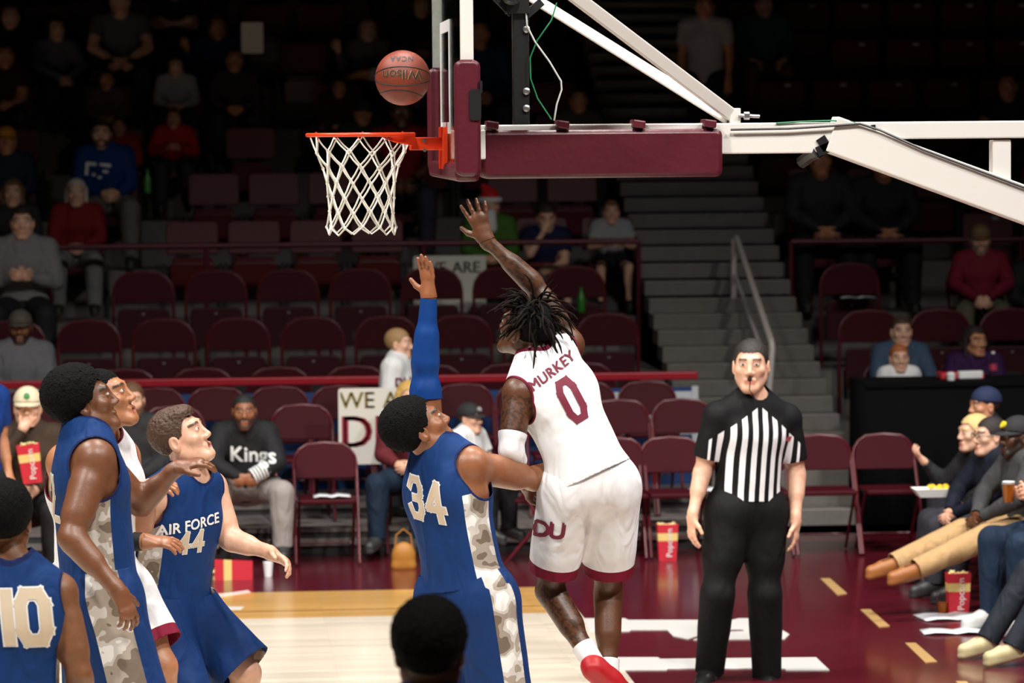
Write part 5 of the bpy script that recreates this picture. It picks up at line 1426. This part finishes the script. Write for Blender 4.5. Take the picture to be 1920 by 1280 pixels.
# upper left block
UL = 'spectators in the upper left seats'
for a in (
    ('man in blue sweatshirt with white letters leaning aside', 190, 252, FAIR, srgb(16, 56, 118), dict(bot=srgb(110, 104, 98), m=1.15, hc=srgb(50, 36, 28), beard=srgb(70, 50, 40), arms='lap', row=(32.4, 1.83), side=.12)),
    ('white haired woman in red seated by the rail', 143, 362, FAIR, srgb(120, 22, 26), dict(bot=srgb(120, 120, 122), hair='bob', hc=srgb(196, 190, 184), row=(31.5, 1.41))),
    ('child in red shirt with black print', 325, 222, TAN, srgb(176, 26, 30), dict(kind='long', sc=.8, hc=srgb(70, 50, 34), arms='hold')),
    ('child in white long sleeved top with dark print', 330, 125, FAIR, srgb(150, 150, 152), dict(sc=.85, hair='bob', hc=srgb(80, 56, 40), arms='lap')),
    ('person in dark plaid shirt beside the white top child', 440, 112, TAN, srgb(52, 40, 42), dict(m=1.0, hc=(.02, .02, .02))),
    ('woman with dark hair and grey sleeves turned sideways', 105, 55, FAIR, srgb(96, 98, 106), dict(hair='long', hc=(.02, .015, .015), yaw=.35, arms='clasp')),
    ('person in grey tee with arms on knees', 225, 2, FAIR, srgb(86, 88, 92), dict(kind='tee', arms='clasp', lean=.3)),
    ('man in navy tee with folded forearms', 326, -22, FAIR, srgb(26, 30, 52), dict(kind='tee', m=1.05, arms='cross', lean=.2)),
    ('boy in red scarf and grey top', 200, 150, TAN, srgb(92, 60, 66), dict(sc=.85, hc=(.03, .02, .02))),
    ('person in yellow cap and blue checked shirt', 12, 265, TAN, srgb(30, 42, 62), dict(hat='cap', capc=srgb(190, 130, 40), row=(32.4, 1.83))),
    ('grey haired man in black at the end of the high row', 20, 32, FAIR, BLK, dict(hc=srgb(120, 110, 104))),
    ('long haired woman in dark top by the rail end', 24, 362, FAIR, srgb(40, 42, 46), dict(hair='long', hc=srgb(110, 80, 52), row=(31.5, 1.41))),
    ('dim spectator in dark red tee leaning on an arm', 10, 105, TAN, srgb(56, 20, 26), dict(kind='tee', arms='reach_r')),
    ('young spectator peering over the blue sweatshirt man', 222, 238, TAN, srgb(150, 40, 30), dict(sc=.8, hc=(.03, .02, .02))),
    ('person in blue and brown scarf under the white placard', 408, 52, TAN, srgb(40, 56, 100), dict(hair='long', hc=srgb(90, 60, 34), arms='fist_r')),
    ('dim person in black raising a hand to the face', 278, 112, TAN, BLK, dict(arms='chin', row=(36.0, 3.51))),
    ('person in white tee with red cuffs stretching an arm sideways', 752, 108, TAN, srgb(176, 172, 180), dict(kind='tee', arms='reach_r', yaw=-.3, hc=(.02, .015, .01))),
    ('long haired person in grey hood with one forearm raised', 690, 55, FAIR, srgb(96, 84, 92), dict(arms='fist_r', hair='long', hc=srgb(110, 84, 60), row=(35.1, 3.09))),
    ('brown long haired person in black sitting in a high row', 790, 12, FAIR, BLK, dict(hair='long', hc=srgb(96, 74, 56), row=(36.0, 3.51))),
    ('child in dark cap under the outstretched arm', 680, 212, TAN, srgb(40, 48, 44), dict(row=(33.3, 2.25), hat='cap', capc=(.02, .02, .02))),
    ('spectator in dark red tee with hands clasped among the upper seats', 752, 212, DARK, srgb(120, 18, 24), dict(row=(32.4, 1.83), hc=(.01, .01, .01), arms='clasp', kind='tee')),
    ('curly haired child in maroon top below the outstretched arm', 636, 165, TAN, srgb(60, 24, 28), dict(sc=.8, hair='afro_small', hc=srgb(60, 40, 28))),
    ('short haired person in dark blue sitting high in the upper block', 900, 62, TAN, srgb(34, 50, 84), dict(hc=(.02, .02, .02))),
    ('long haired person in muted purple sitting high in the upper block', 968, 52, TAN, srgb(92, 82, 104), dict(hair='long', hc=(.03, .02, .02), row=(36.0, 3.51))),
    ('spectator in dim grey hoodie sitting beside the aisle stairs', 1085, 188, TAN, srgb(66, 62, 64), dict(hc=(.02, .02, .02))),
):
    lb, px, py, tone, top, kw = a; capc = kw.pop('capc', None); hat = kw.pop('hat', None)
    q = fan(lb, px, py, tone, top, group=None, **kw)
    if hat == 'cap': cap_hat(q, mat('cap_%.2f' % capc[0], capc, .8))
    if 'white letters' in lb:
        [link_mesh('sweatshirt_mark', mesh_py('sweatshirt_mark', *VF), WHITEP, q['top']) for VF in [lay([[(x_+a_, b_) for a_, b_ in p_] for p_ in ps], A(P(176, 330, 31.9)), (1, 0, -.1), (.1, 0, 1), (0, 1, 0), q['top_bvh'], .006)
            for x_, ps in ((-.09, [[(0, 0), (.03, 0), (.03, .12), (0, .12)], [(.03, .09), (.07, .09), (.07, .12), (.03, .12)], [(.07, 0), (.1, 0), (.1, .12), (.07, .12)]]),
                           (.03, [[(0, -.02), (.035, -.02), (.045, .12), (.01, .12)], [(.045, .09), (.11, .09), (.11, .12), (.045, .12)], [(.04, .035), (.09, .035), (.09, .06), (.04, .06)]]))] if VF[1]]
# right baseline seats, people facing along the court (to -X)
RB = []
def side_fan(label, px, py, Y, **kw):
    r0 = dict(row=(Y+.2, 0), yaw=-math.pi/2+.25, seat=False); r0.update(kw)
    q = fan(label, px, py, **r0); RB.append((q['J']['pel'][0], Y)); return q
q = side_fan('man in navy cap behind the blonde woman', 1846, 762, 23.7, tone=TAN, top=srgb(24, 28, 40), hair='crop', lean=.15); cap_hat(q, mat('navy_cap', srgb(20, 34, 70), .8), brim=False)
side_fan('blonde woman in black holding a tray of nachos', 1826, 812, 23.0, top=BLK, hair='long', hc=srgb(214, 184, 122), arms='fist_r', lean=.2)
gm = side_fan('man with glasses in navy jacket at the courtside', 1856, 818, 22.3, top=srgb(18, 22, 36), hc=srgb(34, 26, 22), arms='clasp', lean=.1)
q = side_fan('bearded man in grey sweater and black cap clasping his khaki knee', 1906, 820, 21.6, row=(21.8, .24), tone=DARK, top=srgb(62, 62, 64), bot=srgb(176, 142, 100), hair='crop', hc=(.01, .01, .01), arms='clasp', lean=.12, beard=(.015, .01, .008), ext=1.25, shoe=srgb(150, 92, 44)); cap_hat(q, MATS['black_cap'], logo=(mat('yellow_badge', srgb(226, 196, 40), .6), .024))
BEER = side_fan('spectator in dark jeans holding a cup of beer at the court edge', 1985, 800, 20.8, top=srgb(40, 44, 52), bot=srgb(26, 42, 62), arms='hold', lean=.1, shoe=(.6, .6, .58))
side_fan('spectator in dark trousers with beige canvas sneakers at the court edge', 2040, 880, 19.7, top=BLK, bot=srgb(30, 36, 44), arms='lap', ext=.7, shoe=srgb(196, 184, 140))
# eyeglasses
def glasses(res):
    c, r, f, u, s = res['hf']; mb = MB()
    for sx in (-1, 1):
        mb.tube([Vector(c+(r*(sx*.032+math.cos(a)*.021)+f*.105+u*(.010+math.sin(a)*.014))*s) for a in [2*math.pi*i/14 for i in range(14)]], .0028, 5, closed=True)
        mb.tube([Vector(c+(r*sx*.053+f*.104+u*.014)*s), Vector(c+(r*sx*.082-f*.0+u*.010)*s)], .0025, 5)
    mb.tube([Vector(c+(-r*.011+f*.107+u*.012)*s), Vector(c+(r*.011+f*.107+u*.012)*s)], .0025, 5)
    mb.build('eyeglasses', MATS['black_plastic'], res['root'])
glasses(gm)
# ------------------------------------------------------------------ seats in place
front = placer(make_folding('maroon folding chair with bare metal legs in the courtside front row', 'courtside folding chairs'))
for px in (610, 730, 1155, 1262, 1420, 1544, 1664):
    p = P(px, 840, 24.85)
    if all(abs(p.x-o[0]) > .5 or o[1] > 25.5 for o in OCC): front(p.x, 24.8, 0)
for x, Y, z in OCC:
    if Y < 25.5 and z == 0: front(x, Y-.02, 0, 0, 'maroon folding chair under a courtside spectator')
for x, y in RB: front(x+.06, y, 0, -math.pi/2+.25, 'maroon folding chair under a spectator along the baseline')
mid = placer(make_folding('maroon folding chair on the low platform behind the courtside row', 'folding chairs on the platform'))
for k_ in range(14):
    x = -2.2+.475*k_
    if x > 3.6: break
    if all(abs(x-o[0]) > .42 or abs(25.6-o[1]) > .7 for o in OCC): mid(x, 25.75, .20)
bk = placer(make_folding('maroon folding chair against the barrier banner', 'folding chairs against the barrier'))
for k_ in range(14):
    x = -2.35+.475*k_
    if x > 3.6: break
    bk(x, 26.65, .27)
ORD = ['first', 'second', 'third', 'fourth', 'fifth', 'sixth', 'seventh', 'eighth']
for ri, (Y, z) in enumerate(LOWER):
    flip = placer(make_flip('maroon stadium chair with tipped up seat, %s row above the red capped barrier' % ORD[ri], 'stadium chairs of the %s lower row' % ORD[ri]))
    for k_ in range(16):
        x = -2.55+.615*k_+(.3 if ri == 1 else .12 if ri == 2 else 0)
        if x > AX0-.28: continue
        if any(abs(x-o[0]) < .56 and abs(Y-o[1]) < .3 for o in OCC): continue
        flip(x, Y, z)
    for k_ in range(6):
        x = AX1+.42+.6*k_
        if any(abs(x-o[0]) < .56 and abs(Y-o[1]) < .3 for o in OCC): continue
        if ri == 0 and x > 5.7: continue
        flip(x, Y, z)
upd = placer(make_arena('maroon arena seat with lowered cushion under a spectator', 'occupied arena seats', down=True))
for ri, (Y, z) in enumerate(UPPER):
    up = placer(make_arena('maroon arena seat with folded cushion, %s row behind the left guard rail' % ORD[ri], 'left arena seats of the %s upper row' % ORD[ri]))
    upr = placer(make_arena('maroon arena seat with white number plate, %s row behind the right guard rail' % ORD[ri], 'right arena seats of the %s upper row' % ORD[ri], number=True))
    for k_ in range(13):
        x = -2.95+.555*k_+(.2 if ri % 2 else 0)
        if x > AX0-.28: continue
        if not any(abs(x-o[0]) < .51 and abs(Y-o[1]) < .3 for o in OCC): up(x, Y, z)
    for k_ in range(8):
        x = AX1+.35+.555*k_+(.2 if ri % 2 else 0)
        if not any(abs(x-o[0]) < .51 and abs(Y-o[1]) < .3 for o in OCC): upr(x, Y, z)
    done = []
    for o in OCC:
        if abs(o[1]-Y) < .3 and all(abs(o[0]-d) > .5 for d in done): upd(o[0], Y+.06, z); done.append(o[0])

low = placer(make_folding('maroon stadium chair with lowered seat under a spectator in the lower rows', 'occupied stadium chairs', 'stadium_chair'))
for o in OCC:
    if 27.5 < o[1] < 30.2: low(o[0], o[1]-.02, o[2])
# ------------------------------------------------------------------ things around
M_RED = mat('bag_red', srgb(196, 34, 52), .6); M_CREAM = mat('bag_cream', srgb(226, 196, 120), .6); M_POP = mat('popcorn', srgb(236, 214, 150), .8, bump=.6, bscale=40)
def popcorn_bag(label, base, hgt=.26, w=.15, d=.09, R=None, text=True):
    base = Vector(base); o = empty('popcorn_bag', base, label, 'popcorn bag', 'striped popcorn bags')
    R = R or Matrix.Identity(3)
    def ringp(t):
        k = .82+.18*t; return [(-w/2*k, -d/2*k), (w/2*k, -d/2*k), (w/2*k, d/2*k), (-w/2*k, d/2*k)]
    for nm, t0, t1, m_ in (('bag_body', 0, .55, M_RED), ('bag_band', .55, .76, M_CREAM), ('bag_rim', .76, 1.0, M_RED)):
        V = [base+R @ Vector((x, y, t*hgt)) for t in (t0, t1) for x, y in ringp(t)]
        F = [(0, 1, 5, 4), (1, 2, 6, 5), (2, 3, 7, 6), (3, 0, 4, 7)]+([(3, 2, 1, 0)] if t0 == 0 else [])
        me = mesh_py(nm, V, F); b = link_mesh(nm, me, m_, o); b.modifiers.new('thickness', 'SOLIDIFY').thickness = .003
    rg = random.Random(int(base.x*100)); mb = MB()
    for i in range(26):
        q = base+R @ Vector((rg.uniform(-w*.4, w*.4), rg.uniform(-d*.4, d*.4), hgt*.96+rg.uniform(-.012, .018))); mb.lathe(q, [(.004, -.009), (.011, -.002), (.009, .006), (.003, .01)], 6)
    pc = mb.build('popcorn', M_POP, o, True); pc['kind'] = 'stuff'
    if text:
        me = o.children[0].data; bvh = BVHTree.FromPolygons([v.co.copy() for v in me.vertices], [tuple(p.vertices) for p in me.polygons])
        t_ = text_polys('Popcorn', .06)
        V = []; F = []
        for p in t_:
            k = len(V); V += [base+R @ Vector((-b_+.02+.01, -d/2-.004, a_+hgt*.5)) for a_, b_ in p]; F.append(tuple(range(k, k+len(p))))
        link_mesh('bag_lettering', mesh_py('bag_lettering', V, F), WHITEP, o)
    return o
w_ = POP1['J']['wr_l']; popcorn_bag('red and cream popcorn bag held by the man in the cream cap', P(62, 905, 23.35), R=Matrix.Rotation(-.12, 3, 'Y'))
popcorn_bag('red popcorn bag tipped on its side on the apron behind number 44', floor_pt(430, 1086)+Vector((.16, 0, .06)), R=Matrix.Rotation(-math.pi/2, 3, 'Y'), text=False)
popcorn_bag('red and cream popcorn bag standing under the chairs left of the referee', floor_pt(1251, 1050))
popcorn_bag('red popcorn bag standing by the feet of the courtside spectators', floor_pt(1796, 1150))
def cup(label, base, r=.042, h=.13, fill=.5, liquid=srgb(190, 104, 24), clear=True):
    base = Vector(base); o = empty('cup', base, label, 'cup')
    mb = MB(); mb.lathe(base, [(r*.75, 0), (r*.76, .004), (r, h), (r*.94, h), (r*.71, .006)], 18); mb.build('cup_wall', mat('clear_plastic', (.95, .95, .95), .1, trans=1.0, ior=1.1) if clear else WHITEP, o, True)
    if fill:
        mb = MB(); mb.lathe(base+Vector((0, 0, .006)), [(r*.70, 0), (r*(.70+.2*fill), h*fill)], 18); mb.build('drink', mat('beer', liquid, .15), o, True)
        if fill > .7: mb = MB(); mb.lathe(base+Vector((0, 0, h*fill+.006)), [(r*.9, 0), (r*.9, .015)], 18); mb.build('foam', WHITEP, o, True)
    return o
cup('half empty clear cup of beer standing on the apron', floor_pt(1768, 1150))
cup('full clear cup of beer held at the court edge', Vector(BEER['J']['wr_l']*.5+BEER['J']['wr_r']*.5)+Vector((-.11, 0, -.045)), fill=.85)
cup('small white cup on the apron near number 44', floor_pt(503, 1080), r=.035, h=.1, fill=0, clear=False)
def bottle(label, base, capm, body, lab, s=1.0):
    base = Vector(base); o = empty('bottle', base, label, 'bottle')
    mb = MB(); mb.lathe(base, [(.028*s, 0), (.032*s, .01*s), (.032*s, .13*s), (.012*s, .175*s), (.012*s, .19*s)], 16); mb.build('bottle_body', body, o, True)
    mb = MB(); mb.lathe(base+Vector((0, 0, .06*s)), [(.0332*s, 0), (.0332*s, .05*s)], 16); mb.build('label_band', lab, o, True)
    mb = MB(); mb.lathe(base+Vector((0, 0, .19*s)), [(.014*s, 0), (.014*s, .018*s)], 12); mb.build('cap', capm, o, True)
CL = MATS['clear_plastic']
bottle('clear bottle with pink label standing on the black table', P(1862, 708, 26.95), WHITEP, CL, mat('pink_label', srgb(180, 60, 84), .5))
bottle('water bottle with blue label held by the man in grey', P(58, 545, 30.6), WHITEP, CL, mat('blue_label', srgb(60, 110, 160), .5))
bottle('green bottle beside the upper left seats', P(277, 362, 31.1), mat('bottle_green', srgb(40, 120, 40), .4), MATS['bottle_green'], MATS['bottle_green'])
bottle('green bottle on a stadium chair below the boy with glasses', P(1090, 585, 29.6), MATS['bottle_green'], mat('bottle_green', (0, 0, 0)), MATS['bottle_green'])
# black-draped table
tb = empty('draped_table', (6.5, 26.6, 0), 'long table draped to the floor in black cloth', 'table')
x0, x1 = P(1622, 712, 26.4).x, 9.4
V = []; F = []; n = 60
for k_ in range(n+1):
    x = x0+(x1-x0)*k_/n; y = 26.36+.018*math.sin(k_*1.7)+.01*math.sin(k_*4.1)
    V += [(x, 26.40, 1.10), (x, y, .02)]
F = [(2*k_, 2*k_+1, 2*k_+3, 2*k_+2) for k_ in range(n)]
V2 = [(x0, 26.40, 1.10), (x0, 27.05, 1.10), (x0-.01, 27.05, .02), (x0-.01, 26.37, .02)]; k = len(V); V += V2; F.append((k, k+1, k+2, k+3))
dr = link_mesh('drape', mesh_py('drape', V, F), mat('black_drape', (.004, .004, .0045), .95, spec=.1), tb, True); dr.modifiers.new('thickness', 'SOLIDIFY').thickness = .006
mb = MB(); mb.box(((x0+x1)/2, 26.72, 1.09), (x1-x0, .68, .035)); mb.build('table_top', mat('black_drape', (0, 0, 0)), tb)
for x in (x0+.15, x1-.15):
    mb = MB(); mb.box((x, 26.72, .54), (.05, .5, 1.07)); mb.build('table_leg', MATS['black_plastic'], tb)
# food on the table
o = empty('food_tray', P(1800, 706, 26.7), 'red paper food tray with napkins on the black table', 'tray')
mb = MB(); c0 = P(1800, 706, 26.7); c0.z = 1.135; mb.box(c0, (.34, .2, .05)); mb.build('tray_box', M_RED, o, bevel=.01); mb = MB(); mb.box(c0+Vector((.06, -.09, .01)), (.2, .06, .06), Matrix.Rotation(.2, 3, 'Z')); mb.build('napkin', WHITEP, o, bevel=.01)
mb = MB(); mb.lathe(c0+Vector((-.1, -.13, -.01)), [(.03, -.02), (.035, .03), (.02, .045)], 12); mb.build('dip_cup', WHITEP, o, True)
# nachos tray
o = empty('nacho_tray', P(1748, 925, 22.6), 'white paper tray of yellow nachos held by the blonde woman', 'tray'); c0 = P(1748, 922, 22.6)
V = [c0+Vector(v) for v in ((-.09, -.06, -.03), (.09, -.06, -.03), (.09, .06, -.03), (-.09, .06, -.03), (-.13, -.08, .025), (.12, -.08, .025), (.12, .08, .025), (-.13, .08, .025))]
me = mesh_py('tray_wall', V, [(3, 2, 1, 0), (0, 1, 5, 4), (1, 2, 6, 5), (2, 3, 7, 6), (3, 0, 4, 7)]); t_ = link_mesh('tray_wall', me, WHITEP, o); t_.modifiers.new('thickness', 'SOLIDIFY').thickness = .003
rg = random.Random(5)
mb = MB()
for i in range(16): mb.lathe(c0+Vector((rg.uniform(-.02, .10), rg.uniform(-.05, .05), .02+rg.uniform(0, .02))), [(.006, -.01), (.02, -.002), (.017, .006), (.004, .012)], 7)
q = mb.build('nachos', mat('cheese_yellow', srgb(236, 188, 40), .5), o, True); q['kind'] = 'stuff'
# papers
def paper(label, base, sx, sy, rz):
    base = Vector(base); o = MB(); R_ = Matrix.Rotation(rz, 3, 'Z'); V = []; F = []; n = 6
    for k_ in range(n+1):
        for y in (-sy/2, sy/2):
            V.append(base+R_ @ Vector((-sx/2+sx*k_/n, y, .006+.012*math.sin(k_*1.1)**2)))
    F = [(2*k_, 2*k_+1, 2*k_+3, 2*k_+2) for k_ in range(n)]
    q = link_mesh('paper_sheet', mesh_py('paper_sheet', V, F), mat('paper', (.72, .74, .78), .7), None, True); q.modifiers.new('thickness', 'SOLIDIFY').thickness = .002
    tag(q, label, 'paper')
paper('white paper lying by the popcorn bag on the apron', floor_pt(1785, 1158), .42, .28, .1)
paper('white rolled sheet lying in front of the beige sneakers', floor_pt(1790, 1186), .40, .2, -.05)
pp = P(622, 942, 24.75); paper('white sheet lying on an empty courtside chair', (pp.x, 24.72, .475), .26, .2, 0)
pp = P(1325, 936, 24.75); paper('white sheet lying on the chair beside the referee', (pp.x, 24.72, .475), .24, .2, .1)
pp = P(1608, 588, 29.6); paper('white and red programme lying on a seat beside the aisle', (pp.x, 29.62, 1.60), .3, .2, 0)
# placards
def _w(t): return t.split(' ')
def placard(label, a, b, Y, lines, tiltx=0.0):
    p0, p1 = P(*a, Y), P(*b, Y); w, h = (p1-p0).x, (p0-p1).z; c0 = (p0+p1)/2
    o = empty('placard', (c0.x, Y, p1.z), label, 'sign')
    mb = MB(); mb.rbox(c0, (w, .008, h), .02); mb.build('board', mat('placard_white', srgb(214, 210, 200), .6), o)
    for txt, sz, xx, zz_, m_ in lines:
        V = []; F = []
        tp = text_polys(txt, sz)
        for p in tp+[[(a_+sz*.05, b_) for a_, b_ in p] for p in tp]:
            if max(abs(a_+xx) for a_, b_ in p) > w/2-.01: continue
            k = len(V); V += [Vector((c0.x+xx+a_, Y-.008, c0.z+zz_+b_)) for a_, b_ in p]; F.append(tuple(range(k, k+len(p))))
        link_mesh('placard_lettering', mesh_py('placard_lettering', V, F), m_, o)
placard('white placard with gold and maroon lettering propped on the courtside chairs', (634, 728), (806, 868), 25.5, [('WE', .17, -.20, .135, mat('gold_letter', srgb(160, 146, 96), .6)), ('ARE', .17, .14, .135, mat('gold_letter', (0, 0, 0))), ('DEN', .33, -.0, -.15, mat('placard_maroon', srgb(150, 34, 54), .6))])
placard('white placard with grey lettering hanging below the guard rail', (775, 480), (912, 585), 30.50, [('WE', .14, -.14, .1, mat('grey_letter', srgb(90, 88, 84), .6)), ('ARE', .14, .14, .1, mat('grey_letter', (0, 0, 0)))])
placard('tilted white paper sign raised in the upper left seats', (452, 42), (494, 100), 33.6, [])
# bag and small things by the chairs
o = empty('handbag', floor_pt(757, 1066), 'small tan bag with strap on the floor under the chairs', 'bag'); c0 = floor_pt(757, 1066)
V, T_ = field_mesh([ell(A(c0)+A((0, 0, .09)), (.085, .05, .10), None, .02), cone(A(c0)+A((-.05, 0, .02)), A(c0)+A((.05, 0, .02)), .04, .04, .03)], .008); link_mesh('pouch', fast_mesh('pouch', V, T_), mat('tan_leather', srgb(168, 112, 40), .5), o)
mb = MB(); mb.tube([c0+Vector((-.06, 0, .15)), c0+Vector((-.05, 0, .24)), c0+Vector((0, 0, .28)), c0+Vector((.05, 0, .24)), c0+Vector((.06, 0, .15))], .006, 6); mb.build('strap', mat('tan_leather', (0, 0, 0)), o, True)
# folding chair pushed askew behind the shooter
p = P(925, 850, 25.3); front(p.x+.28, 24.55, 0, 1.35, 'maroon folding chair turned sideways behind the boy in the black cap')
